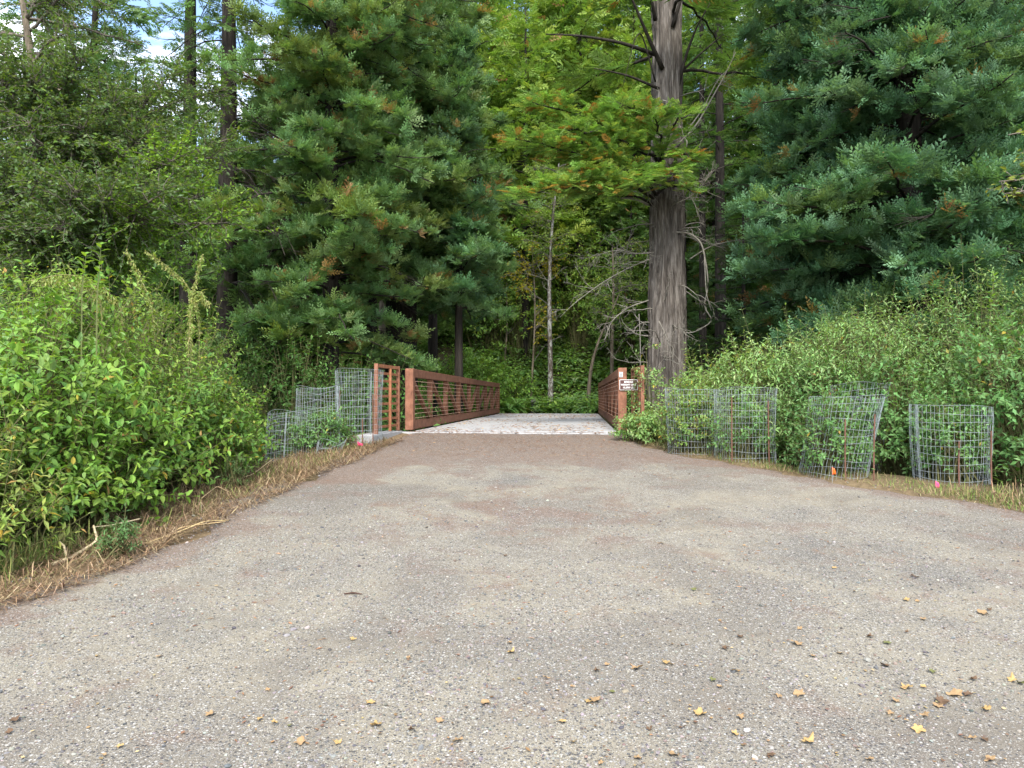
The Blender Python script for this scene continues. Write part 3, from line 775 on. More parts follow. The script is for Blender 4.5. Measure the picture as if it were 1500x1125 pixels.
def bough(root, tip, sagz, n, pal, spr, seed, orange=.1, width=.8, lift=0):
    lb = MB()
    """one limb with foliage fans, root and tip in local coordinates"""
    r = np.random.default_rng(seed); root = np.array(root); tip = np.array(tip)
    s = np.linspace(0, 1, 12); pts = root + (tip - root) * s[:, None]; pts[:, 2] += sagz * np.sin(s * np.pi) ; pts[1:] += r.normal(0, .03, (11, 3))
    lb.tube(pts, .035 * (1 - .85 * s) + .005, 6, (.06, .045, .035))
    d0 = nrm(tip - root); pv = nrm(np.cross(d0, [0, 0, 1.]))
    m = n; t = r.uniform(.18, 1, m); sd = np.where(r.random(m) < .5, 1., -1.)
    bp_ = np.stack([np.interp(t, s, pts[:, c]) for c in range(3)], -1)
    bl = width * (1.15 - .75 * t) * r.uniform(.35, 1.1, m)
    bd = nrm(d0 * .75 + pv * sd[:, None] * r.uniform(.4, 1.1, (m, 1)) + np.array([0, 0, 1.]) * r.uniform(-.12, .3, (m, 1)))
    k = np.maximum(2, (bl / .10).astype(int)); idx = np.repeat(np.arange(m), k); u = r.random(len(idx))
    for j in range(0, m, 2): lb.tube(np.array([bp_[j], bp_[j] + bd[j] * bl[j] * .9]), [.006, .003], 3, (.07, .055, .04))
    pos = bp_[idx] + bd[idx] * (u * bl[idx])[:, None] + r.normal(0, .04, (len(idx), 3))
    pd = nrm(np.cross(bd, [0, 0, 1.]))[idx]; sg = np.where(r.random(len(idx)) < .5, 1., -1.)
    d = nrm(bd[idx] + pd * (sg * r.uniform(.2, .9, len(idx)))[:, None] + r.normal(0, .18, (len(idx), 3)))
    nz = nrm(np.array([0, 0, 1.]) + r.normal(0, .35, (len(idx), 3)))
    col = jit(pick(pal, len(idx), r), r); om = r.random(len(idx)) < orange * .75
    col[om] = jit(np.tile([[.36, .22, .05]], (om.sum(), 1)), r)
    w = r.integers(0, 4, len(idx)); sc = spr * r.uniform(.7, 1.2, len(idx))
    for q in range(4):
        h = w == q; cr.scatter(SPR[q], pos[h], d[h], nz[h], sc[h], col[h])
    lb.build('limb', M['bark_dark'], big, smooth=True)
BRI = [((.20, .34, .075), 5), ((.25, .40, .09), 4), ((.15, .27, .065), 3), ((.31, .40, .09), 1.5)]
bough(loc(968, 225, 16.2), loc(775, 150, 14.4), .15, 96, BRI, .30, 1, .12, .9)
bough(loc(965, 215, 16.2), loc(905, 155, 14.6), .25, 57, BRI, .28, 2, .08, .8)
bough(loc(958, 265, 16.2), loc(752, 205, 14.2), .1, 96, BRI, .30, 3, .14, 1.0)
bough(loc(955, 300, 16.2), loc(760, 285, 14.0), .25, 104, BRI, .30, 4, .14, 1.0)
bough(loc(958, 290, 16.2), loc(850, 250, 14.5), .1, 72, BRI, .28, 5, .1, .9)
bough(loc(985, 240, 16.1), loc(1015, 235, 15.0), .2, 41, BRI, .26, 6, .18, .6)
bough(loc(975, 260, 16.0), loc(960, 170, 14.8), .2, 48, BRI, .26, 7, .08, .6)
bough(loc(970, 250, 16.0), loc(985, 265, 14.7), .15, 48, BRI, .26, 8, .16, .7)
bough(loc(968, 235, 16.1), loc(1004, 168, 14.7), .2, 24, BRI, .26, 9, .06, .55)
bough(loc(962, 285, 16.1), loc(1012, 282, 14.8), .2, 22, BRI, .26, 10, .1, .5)
bough(loc(955, 205, 16.1), loc(985, 158, 14.8), .2, 20, BRI, .26, 11, .05, .5)
bough(loc(960, 285, 16.1), loc(930, 270, 14.4), .2, 46, BRI, .27, 12, .08, .7)
bough(loc(965, 240, 16.1), loc(830, 190, 14.3), .2, 70, BRI, .28, 13, .06, .9)
# foliage above the frame
r2 = np.random.default_rng(9)
for i in range(26):
    zz = 9.5 + 17 * (i + r2.random()) / 26; az = i * 2.4; L = 3.4 * (1.1 - (zz - 9.5) / 19) * r2.uniform(.6, 1.1)
    p0 = np.array([LEAN[0] * zz, 0, zz]); bough(p0, p0 + np.array([math.cos(az) * L, math.sin(az) * L, -.1 * L]), .2, 14, BRI if zz < 13 else MIDG, .62, 100 + i, .06, .9)
cr.build('crown', M['needle'], big)

# the dense dark redwoods that overhang the cages on the thicket side of the path
conifer('redwood_tree', X(1335, 13.2), 13.2, 'dense blue-green redwood hanging over the caged verge', 'tree', H=24, r0=.26, seed=11, z_lo=1.0, reach=3.15, nb=540,
        pal=BLUE_DARK, spray=.30, droop=.45, up=.28, zvis=9.3, dens=1.35, zt=.1, tpl=TUFT, nzr=.35, step=.155, gap=.35, rv=(.45, 1.15), base_r=.55, side=.45, orange=.01)
conifer('redwood_tree', X(1455, 15.5), 15.5, 'shadowy redwood behind the dense blue-green one at the photo edge', 'tree', H=17, r0=.26, seed=12, z_lo=1.2, reach=3.9, nb=190,
        pal=BLUE_DARK, spray=.33, droop=.45, up=.25, zvis=10.5, dens=1.15, zt=.1, tpl=TUFT, nzr=.35, step=.17, gap=.34, rv=(.5, 1.2), base_r=.7, orange=.01)
conifer('redwood_tree', X(1205, 15.0), 15.0, 'blue-green redwood whose boughs brush the thin brown trunk', 'tree', H=24, r0=.2, seed=13, z_lo=1.6, reach=2.1, nb=400,
        pal=BLUE_DARK, spray=.30, droop=.45, up=.28, zvis=10.3, dens=1.35, zt=.1, tpl=TUFT, nzr=.35, step=.155, gap=.36, rv=(.45, 1.15), base_r=.45, orange=.01)
# layered hemlock behind, and the bare brown trunk beside it
conifer('hemlock_tree', X(1090, 23), 23, 'layered dark hemlock with drooping boughs behind the big grey trunk', 'tree', H=10.5, r0=.13, seed=14, z_lo=.8, reach=3.0, nb=80,
        pal=[((.04, .085, .03), 4), ((.06, .11, .03), 3), ((.085, .12, .03), 1)], spray=.34, droop=.3, up=.08, dens=.9, base_r=.8, orange=.02)
conifer('fir_tree', X(1056, 26), 26, 'thin straight brown trunk rising behind the big redwood', 'tree', H=26, r0=.24, seed=15, z_lo=9.5, reach=2.4, nb=60,
        pal=MIDG, spray=.4, zvis=13, dens=.8)
conifer('fir_tree', X(1030, 28.5), 28.5, 'second thin brown trunk in the dark gap beside the hemlock', 'tree', H=25, r0=.16, seed=16, z_lo=9, reach=2.2, nb=50,
        pal=MIDG, spray=.4, zvis=14, dens=.8)

# the two foliage-heavy redwoods over the bridge's near truss
conifer('redwood_tree', X(484, 16.5), 16.5, 'bushy redwood with orange-flecked foliage standing behind the tall wire cage', 'tree', H=26, r0=.21, seed=21, z_lo=4.1, reach=2.9, nb=430,
        pal=RED_DARK + [((.14, .19, .04), 1.2)], spray=.29, droop=.45, up=.25, zvis=12, dens=1.3, base_r=.8, orange=.05, zt=.06, tpl=TUFT, nzr=.35, step=.155, gap=.36, rv=(.4, 1.2))
conifer('redwood_tree', X(588, 21.5), 21.5, 'massive dark-trunked redwood directly behind the truss railing', 'tree', H=27, r0=.52, seed=22, z_lo=6.0, reach=3.6, nb=300,
        pal=RED_DARK, spray=.33, droop=.45, up=.25, zvis=15, dens=1.15, tpl=TUFT, nzr=.35, step=.17, gap=.37, rv=(.4, 1.2), base_r=.8, orange=.04, zt=.06, trunk_seg=.15, k=60)
conifer('redwood_tree', X(672, 20), 20, 'young blue-green redwood with rounded boughs overhanging the truss railing', 'tree', H=13, r0=.15, seed=23, z_lo=5.2, reach=1.7, nb=150,
        pal=BLUE_DARK + RED_DARK, spray=.31, droop=.45, up=.28, zvis=13.5, dens=1.3, tpl=TUFT, nzr=.35, step=.16, gap=.36, rv=(.45, 1.25), base_r=.9, orange=.03, zt=.06)
conifer('fir_tree', X(634, 25.5), 25.5, 'slim black trunk beside the massive redwood behind the railing', 'tree', H=24, r0=.19, seed=24, z_lo=7.5, reach=2.6, nb=70,
        pal=RED_DARK, spray=.38, zvis=14, dens=.8)
conifer('fir_tree', X(561, 27), 27, 'greyish slim trunk on the other side of the massive redwood', 'tree', bark='bark_grey', H=22, r0=.2, seed=25, z_lo=6, reach=2.4, nb=70,
        pal=MIDG, spray=.38, zvis=14, dens=.8)
conifer('redwood_tree', X(545, 19), 19, 'dark young redwood wedged between the bushy one and the massive trunk', 'tree', H=22, r0=.16, seed=27, z_lo=6.2, reach=1.9, nb=230,
        pal=RED_DARK, spray=.31, droop=.5, up=.25, zvis=13, dens=1.2, base_r=.8, orange=.05, tpl=TUFT, nzr=.35, step=.16, gap=.36, rv=(.4, 1.25))
conifer('redwood_tree', X(395, 20), 20, 'dark redwood filling the gap behind the bushy orange-flecked one', 'tree', H=12, r0=.2, seed=26, z_lo=2.5, reach=2.4, nb=170,
        pal=RED_DARK, spray=.40, droop=.3, up=.1, dens=.9, base_r=.8, orange=.04, tpl=TUFT, nzr=.3, step=.2, gap=.39, rv=(.4, 1.25))

# tall open conifers on the meadow side, sky between them
SP = dict(zvis=14, dens=1.4, spray=.34)
conifer('fir_tree', X(332, 17.5), 17.5, 'tall straight conifer with bare lacy drooping limbs against the sky', 'tree', H=22, r0=.30, seed=31, z_lo=3.2, reach=2.3, nb=95, pal=MIDG, droop=.75, up=.05, lean=(.0, 0), **SP)
conifer('fir_tree', X(275, 19), 19, 'tall straight conifer with leafy trunk next to the lacy one', 'tree', H=20, r0=.30, seed=32, z_lo=3, reach=2.2, nb=105, pal=MIDG, droop=.3, up=.1, **SP)
conifer('fir_tree', X(108, 21), 21, 'leaning dark-trunked conifer behind the broadleaf boughs near the sky gap', 'tree', H=18, r0=.24, seed=33, z_lo=3.5, reach=3.2, nb=210, pal=RED_DARK, droop=.25, up=.15, lean=(.035, 0), **SP)
conifer('fir_tree', X(195, 25), 25, 'hazy green conifer between the leaning one and the leafy trunk', 'tree', H=14.5, r0=.22, seed=34, z_lo=1.5, reach=3.4, nb=190, pal=MIDG, droop=.25, up=.15, zvis=20, dens=1.4, spray=.4)
conifer('fir_tree', X(20, 24), 24, 'pale green conifer at the meadow edge behind the slim grey leaning trunk', 'tree', H=11, r0=.22, seed=35, z_lo=5.5, reach=2.2, nb=60, pal=YEL, droop=.25, up=.15, zvis=20, dens=.8, spray=.4)
# bare sagging limbs of the lacy conifer, some as long as 3 m
lac = MB(); rr = np.random.default_rng(41)
root = [q for q in bpy.data.objects if q.get('label', '').startswith('tall straight conifer with bare lacy')][0]
for i in range(26):
    zz = rr.uniform(5.5, 12.5); az = rr.uniform(-.9, .5); L = rr.uniform(1.2, 3.0)
    s = np.linspace(0, 1, 10); pts = np.stack([np.cos(az) * L * s, np.sin(az) * L * s, zz + L * (.35 * s - 1.0 * s ** 2)], -1) + np.cumsum(rr.normal(0, .012, (10, 3)), 0)
    lac.tube(pts, .02 * (1 - .8 * s) + .003, 4, (.05, .042, .036))
    for j in range(9):
        k = rr.integers(2, 9); d = pts[k + 1] - pts[k] if k < 9 else pts[k] - pts[k - 1]; d /= np.linalg.norm(d)
        twig_tree(lac, pts[k], d + rr.normal(0, .4, 3) + [0, 0, -.5], rr.uniform(.3, .9), .005, 1, rr, (.06, .05, .04), .2, 3, .06, 3)
lac.build('bare_limb', M['twig'], root)

# ------------------------------------------------------------------ broadleaf trees
def leafy_limb(parent, crown, p0, tip, sag, n_tw, r0, r, pal, leaf=.05, tpl=leaf_small, spread=.6, col=(.14, .12, .10), nl=11):
    s = np.linspace(0, 1, 12); p0 = np.array(p0, float); tip = np.array(tip, float); wood = MB()
    pts = p0 + (tip - p0) * s[:, None]; pts[:, 2] += sag * np.sin(s * math.pi); pts[1:] += np.cumsum(r.normal(0, .02, (11, 3)), 0)
    wood.tube(pts, r0 * (1 - .85 * s) + .004, 6, col)
    d0 = nrm(tip - p0)
    for i in range(n_tw):
        t = r.uniform(.15, 1.0); q = np.array([np.interp(t, s, pts[:, c]) for c in range(3)])
        d = nrm(d0 * r.uniform(.1, 1) + r.normal(0, .75, 3) + np.array([0, 0, .12])); L = spread * r.uniform(.4, 1.2) * (1.15 - .5 * t)
        u = np.linspace(0, 1, 6); tp = q + d * (L * u)[:, None] + np.cumsum(r.normal(0, .02, (6, 3)), 0); tp[:, 2] -= .12 * L * u ** 2
        wood.tube(tp, .006 * (1 - .7 * u) + .0015, 3, col)
        m = max(4, int(nl * L / .5)); v = r.uniform(.15, 1.02, m)
        lp = np.stack([np.interp(v, u, tp[:, c]) for c in range(3)], -1) + r.normal(0, .02, (m, 3))
        sd = nrm(np.cross(d, [0, 0, 1.]) + 1e-6) * np.where(np.arange(m) % 2, 1, -1)[:, None]
        ld = nrm(d * .6 + sd * r.uniform(.4, 1.2, (m, 1)) + r.normal(0, .35, (m, 3)) - [0, 0, .15])
        nz = nrm(np.array([0, 0, 1.]) + r.normal(0, .5, (m, 3)))
        crown.scatter(tpl, lp, ld, nz, leaf * r.uniform(.6, 1.3, m), jit(pick(pal, m, r), r))
    wood.build('limb', M['twig'], parent, smooth=True)
OAK = [((.075, .135, .042), 4), ((.105, .17, .06), 3), ((.14, .20, .095), 2), ((.12, .20, .035), 2)]
LIME = [((.14, .26, .035), 4), ((.18, .30, .045), 3), ((.10, .19, .035), 2)]
r = np.random.default_rng(51)
ax_, ay_ = X(78, 11.5), 11.5; az_ = tz(ax_, ay_)
al = empty('broadleaf_tree', (ax_, ay_, az_), 'spreading broadleaf tree with small round leaves over the nettle thicket', 'tree')
o0 = np.array([ax_, ay_, az_])
wd = MB(); cw = MB()
zz = np.arange(-.3, 6.5, .12)
tm_ = MB(); trunk_into(tm_, np.stack([.03 * np.sin(zz) + 0 * zz, .02 * zz, zz], -1), .13 * (1 - zz / 9), 24, .08, 61, .3, 6); tm_.build('trunk', M['bark_grey'], al, smooth=True)
ends = [(330, 320, 10.2), (300, 285, 10.4), (250, 240, 10.2), (215, 200, 10.8), (300, 230, 11.2), (160, 290, 9.6), (230, 330, 9.9), (60, 240, 9.6), (0, 270, 10), (20, 180, 10.2), (120, 190, 10.6),
        (180, 150, 11), (60, 120, 10.6), (250, 120, 11.6), (0, 90, 10.8), (120, 90, 11), (-60, 200, 10), (-80, 120, 11), (330, 200, 12), (-100, 300, 10.2),
        (100, 330, 9.5), (20, 340, 9.8), (330, 130, 12.5), (240, 280, 9.4), (100, 260, 9.3)]
for i, e_ in enumerate(ends):
    tip = P(*e_) - o0; hz = np.clip(tip[2] * r.uniform(.55, .85), 1.4, 5.5)
    pal = LIME if i in (0, 1, 2, 6, 28) else OAK
    leafy_limb(al, cw, (.03 * np.sin(hz), .02 * hz, hz), tip, .25, 105, .028, r, pal, .07, leaf_small, .95, (.10, .088, .07), 24)
cw.build('crown', M['leaf'], al)
# the lichen-spotted stem that leans at the picture's edge
lx, ly = X(10, 13), 13; lz = tz(lx, ly)
lt = empty('broadleaf_tree', (lx, ly, lz), 'slim grey leaning trunk with loose leaves at the meadow edge', 'tree')
zz = np.arange(-.3, 8.5, .12); tm_ = MB(); trunk_into(tm_, np.stack([.55 * np.sin(zz * .35), 0 * zz, zz], -1), .15 * (1 - zz / 12), 24, .08, 62, .3, 6); tm_.build('trunk', M['bark_grey'], lt, smooth=True)
wd = MB(); cw = MB()
for i in range(30):
    hz = r.uniform(3.2, 8.3); a = r.uniform(-3.1, 3.1); L = r.uniform(1, 2.2)
    leafy_limb(lt, cw, (.55 * math.sin(hz * .35), 0, hz), (.4 + L * math.cos(a), L * math.sin(a), hz + r.uniform(0, .9)), .1, 40, .025, r, OAK, .065, nl=18)
cw.build('crown', M['leaf'], lt)

# slim stems just beyond the far end of the bridge
def slim(px0, py0, px1, py1, Y, rad, mat, label, seed, pal, nlimb, zlo, leaf=.09, bare=10, spread=.8, bend=.15):
    r = np.random.default_rng(seed)
    a = P(px0, py0, Y); b_ = P(px1, py1, Y); g0 = tz(a[0], a[1]); o = np.array([a[0], a[1], g0])
    e = empty('slender_tree', o, label, 'tree')
    s = np.linspace(-.03, 1, 60); top = b_ - o; top = top * 1.25
    pts = top * s[:, None]; pts[:, 0] += bend * np.sin(s * 4.5 + seed); pts[:, 0] -= bend * math.sin(seed)
    m = MB(); trunk_into(m, pts, rad * (1 - .75 * np.clip(s, 0, 1)), 14, .06, seed, .3, 4); m.build('trunk', M[mat], e, smooth=True)
    w_ = MB(); c_ = MB(); H = top[2]
    for i in range(bare):
        t = r.uniform(.25, .95); p = np.array([np.interp(t, s, pts[:, c]) for c in range(3)]); az = r.uniform(0, 6.28)
        twig_tree(w_, p, (math.cos(az), math.sin(az) * .6, r.uniform(.2, 1)), r.uniform(.6, 1.6), .012, 2, r, (.15, .14, .12), .22, 4, 0, 3)
    for i in range(nlimb):
        t = r.uniform(zlo, 1); p = np.array([np.interp(t, s, pts[:, c]) for c in range(3)]); az = r.uniform(0, 6.28); L = r.uniform(.7, 1.8)
        leafy_limb(e, c_, p, p + [math.cos(az) * L, math.sin(az) * L * .7, r.uniform(-.1, .6)], .1, 14, .014, r, pal, leaf, leaf_small, spread, (.11, .10, .085), 11)
    w_.build('dead_twigs', M['twig'], e, smooth=True)
    if nlimb: c_.build('crown', M['leaf'], e)
    return e
slim(806, 604, 820, 312, 29.6, .115, 'bark_lichen', 'slender lichen-blotched birch-like tree past the far end of the deck', 71, YEL, 20, .6, bare=12)
slim(862, 588, 897, 455, 30.0, .09, 'bark_grey', 'leaning tan sapling among ferns beyond the bridge', 72, YEL, 12, .6, bare=5, bend=.25)
slim(899, 540, 893, 408, 31.5, .10, 'bark_grey', 'upright mossy sapling between the leaning one and the redwood', 73, YEL, 14, .6, bare=5, bend=.1)
YM = [((.33, .30, .02), 4), ((.24, .27, .025), 3), ((.40, .34, .03), 2)]
slim(778, 560, 776, 410, 30.5, .05, 'bark_grey', 'thin young maple with yellow autumn leaves over the fern slope', 74, YM, 20, .42, leaf=.11, bare=2, spread=.5, bend=.1)
slim(738, 520, 742, 440, 33.5, .05, 'bark_grey', 'bare thin pole sapling behind the young yellow maple', 75, YEL, 4, .7, bare=4, bend=.05)
# twig of yellow-green leaves reaching in at the caged side
r = np.random.default_rng(81)
q0 = P(1640, 330, 9.0); g0 = tz(q0[0] + .6, q0[1]); o = np.array([q0[0] + .6, q0[1], g0])
e = empty('hazel_bush', o, 'yellow-green leafy branch reaching into the picture above the verge thicket', 'shrub')
wd = MB(); cw = MB()
tt_ = np.linspace(0, 1, 12); st_ = np.stack([-.5 * tt_ ** 2, 0 * tt_, 4.8 * tt_], -1); m = MB(); m.tube(st_, .05 * (1 - .7 * tt_), 8); m.build('stem', M['bark_grey'], e, smooth=True)
for tip in ((1478, 200, 8.6), (1470, 262, 8.6), (1466, 290, 8.8), (1500, 230, 8.9), (1530, 170, 9), (1560, 280, 8.8), (1600, 200, 9.2)):
    t_ = P(*tip) - o; h = min(4.6, t_[2] - .2); leafy_limb(e, cw, (-.5 * (h / 4.8) ** 2, 0, h), t_, .15, 16, .02, r, [((.22, .27, .05), 3), ((.16, .22, .04), 3), ((.3, .3, .06), 1)], .075, leaf_oval, .35)
cw.build('foliage', M['leaf'], e)

# ------------------------------------------------------------------ trees on the hillside behind
protos = []
for i, (pal, H, reach) in enumerate([(YEL, 17, 3.8), (YEL, 14, 3.3), (MIDG, 19, 3.8), (RED_DARK, 17, 3.4), (YEL, 17, 3.6)]):
    cr, lb, _ = conifer_geo(200 + i, H, .2, .8 if i < 4 else 5.2, reach, 120, pal, spray=.6, droop=.3, up=.14, dens=.8, tpl=SPR_F, base_r=.8, orange=.015, step=.2)
    t = MB(); z = np.arange(-.6, H, .5); trunk_into(t, np.stack([0 * z, 0 * z, z], -1), .22 * (1 - .9 * np.clip(z / H, 0, 1)), 12, .05, i, .4)
    lb.V += t.V; lb.K += t.K; lb.F4 += [f + lb.n for f in t.F4]; lb.n += t.n
    protos.append((cr.mesh('crown'), lb.mesh('trunk', True)))
for a_, b_ in protos: a_.materials.append(M['needle']); b_.materials.append(M['bark_dark'])
HILL = [(690, 36, 4, 1.0), (770, 34, 4, 1.0), (850, 37, 4, 1.1), (930, 36, 4, 1.0), (720, 42, 1, 1.2), (810, 43, 0, 1.1), (890, 45, 1, 1.2), (980, 41, 1, 1.2), (1050, 38, 2, 1.1), (1120, 34, 3, 1.0),
        (640, 40, 2, 1.1), (590, 36, 2, 1.0), (530, 38, 0, .95), (470, 40, 2, .9), (1190, 30, 3, 1.0), (1270, 27, 3, 1.1), (1360, 25, 3, 1.0), (1450, 26, 2, 1.1), (1010, 47, 0, 1.2), (750, 52, 2, 1.3), (660, 53, 0, 1.2), (860, 54, 2, 1.3), (950, 55, 0, 1.3),
        (1100, 48, 2, 1.2), (1200, 42, 2, 1.2), (1320, 36, 3, 1.2), (410, 46, 1, .85), (340, 55, 0, 1.05), (250, 50, 2, 1.0), (150, 58, 1, .95), (60, 62, 0, .85), (-20, 55, 1, .9), (1540, 22, 3, 1.1), (560, 50, 1, 1.0), (480, 56, 2, .9), (300, 38, 2, .85), (420, 33, 3, .8), (1150, 29, 2, 1.15), (1240, 33, 2, 1.3), (1300, 31, 3, 1.3), (1400, 32, 2, 1.3), (1480, 31, 3, 1.3), (1180, 52, 2, 1.3), (1420, 40, 2, 1.3), (710, 39, 4, 1.0), (820, 38, 4, 1.0), (600, 44, 1, 1.1), (380, 40, 1, .9), (220, 42, 2, .95), (120, 40, 1, .85), (290, 46, 1, .95), (200, 60, 0, .9), (100, 48, 0, .8), (20, 44, 2, .7), (-60, 48, 0, .9), (320, 34, 1, .85), (180, 33, 1, .95), (540, 34, 2, .8), (880, 35, 2, .42), (925, 33.5, 2, .5), (762, 37, 2, .42), (832, 39, 1, .5), (1005, 30, 3, .5), (700, 35, 2, .5), (960, 35, 2, .55), (30, 31, 2, .95), (135, 37, 2, 1.05), (75, 34, 2, .85)]
kinds = ['bright yellow-green conifer', 'airy lime-green conifer', 'mid green conifer', 'dark green conifer', 'high-crowned yellow-green conifer']
r = np.random.default_rng(91)
for px, Y, k, s in HILL:
    x = X(px, Y); e = empty('hillside_conifer', (x, Y, tz(x, Y) - .2), kinds[k] + ' on the wooded slope ' + ('above the far end of the bridge' if 640 <= px <= 1000 else 'behind the big dark redwoods' if px > 1000 else 'beyond the meadow side trees'),
                            'tree', 'conifers on the wooded slope', r.uniform(0, 6.28))
    e.scale = (s, s, s * r.uniform(.92, 1.1))
    for nm, me in zip(('crown', 'trunk'), protos[k]):
        o = bpy.data.objects.new(nm, me); C.objects.link(o); o.parent = e
# ------------------------------------------------------------------ shrubs
def shrub(name, x, y, rx, ry, h, label, seed, pal, leaf=.08, n_tw=420, tpl=leaf_oval, nl=(7, 13), tw=.34, stem=(.085, .085, .035), lump=.5, group=None, z=None, stalks=0, cat='shrub', dry=0, shell=.55, up=.25):
    r = np.random.default_rng(seed)
    z0 = tz(x, y) if z is None else z
    e = empty(name, (x, y, z0), label, cat, group)
    th = r.uniform(0, 2 * np.pi, n_tw); cz = r.uniform(-.4, 1, n_tw); sz = np.sqrt(1 - cz ** 2)
    dirs = np.stack([np.cos(th) * sz, np.sin(th) * sz, cz], -1)
    rad = (shell + (1.02 - shell) * r.random(n_tw) ** .55) * (1 + lump * 2 * (vnoise(dirs * 2.3 + seed * 3.1, seed) - .5))
    n_tw = n_tw
    p = dirs * rad[:, None] * np.array([rx, ry, h * .62]); p[:, 2] += h * .40
    wxy = terrain(x + p[:, 0], y + p[:, 1]) - z0
    p[:, 2] = np.maximum(p[:, 2], wxy + .06)
    tall = r.random(n_tw) < .07; 
    d = nrm(dirs * np.array([1, 1, .6]) + r.normal(0, .42, (n_tw, 3)) + np.array([0, 0, up]))
    L = tw * r.uniform(.5, 1.4, n_tw); L[tall] *= 2.0; d[tall] = nrm(d[tall] * .5 + np.array([0, 0, .9]))
    sm_ = MB()
    for i in range(n_tw):
        b_ = np.array([p[i, 0] * .35 + r.normal(0, .12), p[i, 1] * .35 + r.normal(0, .12), 0]); b_[2] = -.03 + float(wxy[i]) * .3
        u = np.linspace(0, 1, 5)[:, None]; q = p[i] + d[i] * L[i]
        mid = p[i] * [.75, .75, .9]
        if i % 3 == 0:
            path = (1 - u) ** 2 * b_ + 2 * u * (1 - u) * mid + u ** 2 * p[i]; sm_.tube(np.concatenate([path, q[None]]), [.008, .007, .006, .005, .004, .002], 3, stem)
        else: sm_.tube(np.array([p[i] - d[i] * .12, p[i], q]), [.004, .0035, .0018], 3, stem)
    k = r.integers(nl[0], nl[1] + 1, n_tw); k = np.where(tall, k + 6, k); idx = np.repeat(np.arange(n_tw), k); cnt = np.concatenate([np.arange(q) for q in k])
    t = (cnt // 2 + .5) / np.maximum(1, k[idx] / 2); sd = np.where(cnt % 2, 1., -1.)
    ph = r.uniform(0, 3.14, n_tw)[idx] + (cnt // 2) * 1.4
    a = nrm(np.cross(d, [0.1, 0, 1.])); b_ = np.cross(d, a)
    side = (np.cos(ph)[:, None] * a[idx] + np.sin(ph)[:, None] * b_[idx]) * sd[:, None]
    pos = p[idx] + d[idx] * (t * L[idx])[:, None]
    ld = nrm(side + d[idx] * r.uniform(.2, .8, (len(idx), 1)) + r.normal(0, .2, (len(idx), 3)) + np.array([0, 0, -.12]))
    nz = nrm(np.array([0, 0, 1.]) + .35 * dirs[idx] + r.normal(0, .33, (len(idx), 3)))
    tc = pick(pal, n_tw, r)[idx]; col = jit(.5 * tc + .5 * pick(pal, len(idx), r), r)
    if dry:
        dm = r.random(len(idx)) < dry; col[dm] = jit(pick([((.38, .30, .05), 2), ((.30, .19, .07), 2), ((.42, .36, .10), 1)], dm.sum(), r), r)
    sc = 1.12 * leaf * r.uniform(.6, 1.3, len(idx)) * (1.1 - .4 * t)
    fo = MB(); fo.scatter(tpl, pos, ld, nz, sc, col)
    sm_.build('stem', M['twig'], e); fo.build('foliage', M['leaf'], e)
    return e
LEFTG = [((.15, .285, .048), 5), ((.19, .345, .058), 4), ((.105, .215, .05), 3), ((.25, .37, .065), 1.8), ((.17, .27, .11), 1)]
LEFTY = [((.25, .35, .075), 4), ((.19, .31, .06), 3), ((.31, .38, .12), 2)]
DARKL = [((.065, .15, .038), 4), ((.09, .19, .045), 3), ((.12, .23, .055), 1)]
RIGHTG = [((.21, .36, .115), 4), ((.255, .41, .145), 3), ((.165, .29, .09), 3), ((.33, .45, .20), 2.5)]
RIGHTB = [((.13, .265, .085), 4), ((.165, .31, .115), 3), ((.10, .20, .065), 2)]
TH = 'shrubs of the broad thicket on the meadow side'
shrub('dogwood_bush', -5.35, 5.6, 1.45, 1.3, 1.95, 'broad-leaved bright green bush nearest the camera on the meadow side', 1, LEFTG, .075, 1250, group=TH, dry=.02)
shrub('dogwood_bush', -4.75, 7.1, 1.35, 1.1, 2.05, 'broad-leaved green bush above the pale fallen stick', 2, LEFTG, .09, 960, group=TH, dry=.02)
shrub('bramble_bush', -4.1, 6.5, .75, .8, 1.15, 'low bramble with rounded green leaves spilling towards the path', 3, LEFTG, .085, 450, group=TH, dry=.02)
shrub('dogwood_bush', -4.9, 8.6, 1.35, 1.1, 2.15, 'tall twiggy bush under the drooping seed plumes', 4, LEFTG + LEFTY, .06, 1300, leaf_small, group=TH, dry=.03)
shrub('willow_bush', -4.7, 9.9, .95, 1.0, 1.95, 'feathery yellow-green bush behind the low sunken cage', 5, LEFTY + LEFTG, .075, 780, leaf_narrow, group=TH)
shrub('bramble_bush', -3.75, 8.7, .6, .8, 1.1, 'shaded dark green bramble at the thicket foot above dry straw', 6, DARKL + LEFTG, .08, 450, group=TH, dry=.03)
shrub('bramble_bush', -3.95, 9.9, .5, .5, .75, 'leafy green bramble just short of the low sunken cage', 7, LEFTG, .075, 360, group=TH)
shrub('dogwood_bush', -6.6, 7.8, 1.6, 1.5, 2.25, 'yellowish tall bush at the top of the thicket by the meadow', 8, LEFTY, .07, 1000, leaf_narrow, group=TH, dry=.02)
shrub('dogwood_bush', -7.2, 6.0, 1.5, 1.5, 2.0, 'pale green bush cut by the picture edge under the broadleaf tree', 9, LEFTY + LEFTG, .065, 900, leaf_narrow, group=TH)
shrub('dogwood_bush', -6.3, 10.4, 1.6, 1.3, 2.2, 'green bush at the back of the thicket under tree boughs', 10, LEFTG, .08, 630, group=TH)
shrub('nettle_clump', -3.95, 5.35, .5, .45, .95, 'rank nettle clump with drying leaves by the path corner', 12, LEFTY + [((.2, .2, .07), 2)], .075, 170, leaf_narrow, group=TH, dry=.08, up=.9)
TB = 'shrubs of the thicket behind the cages'
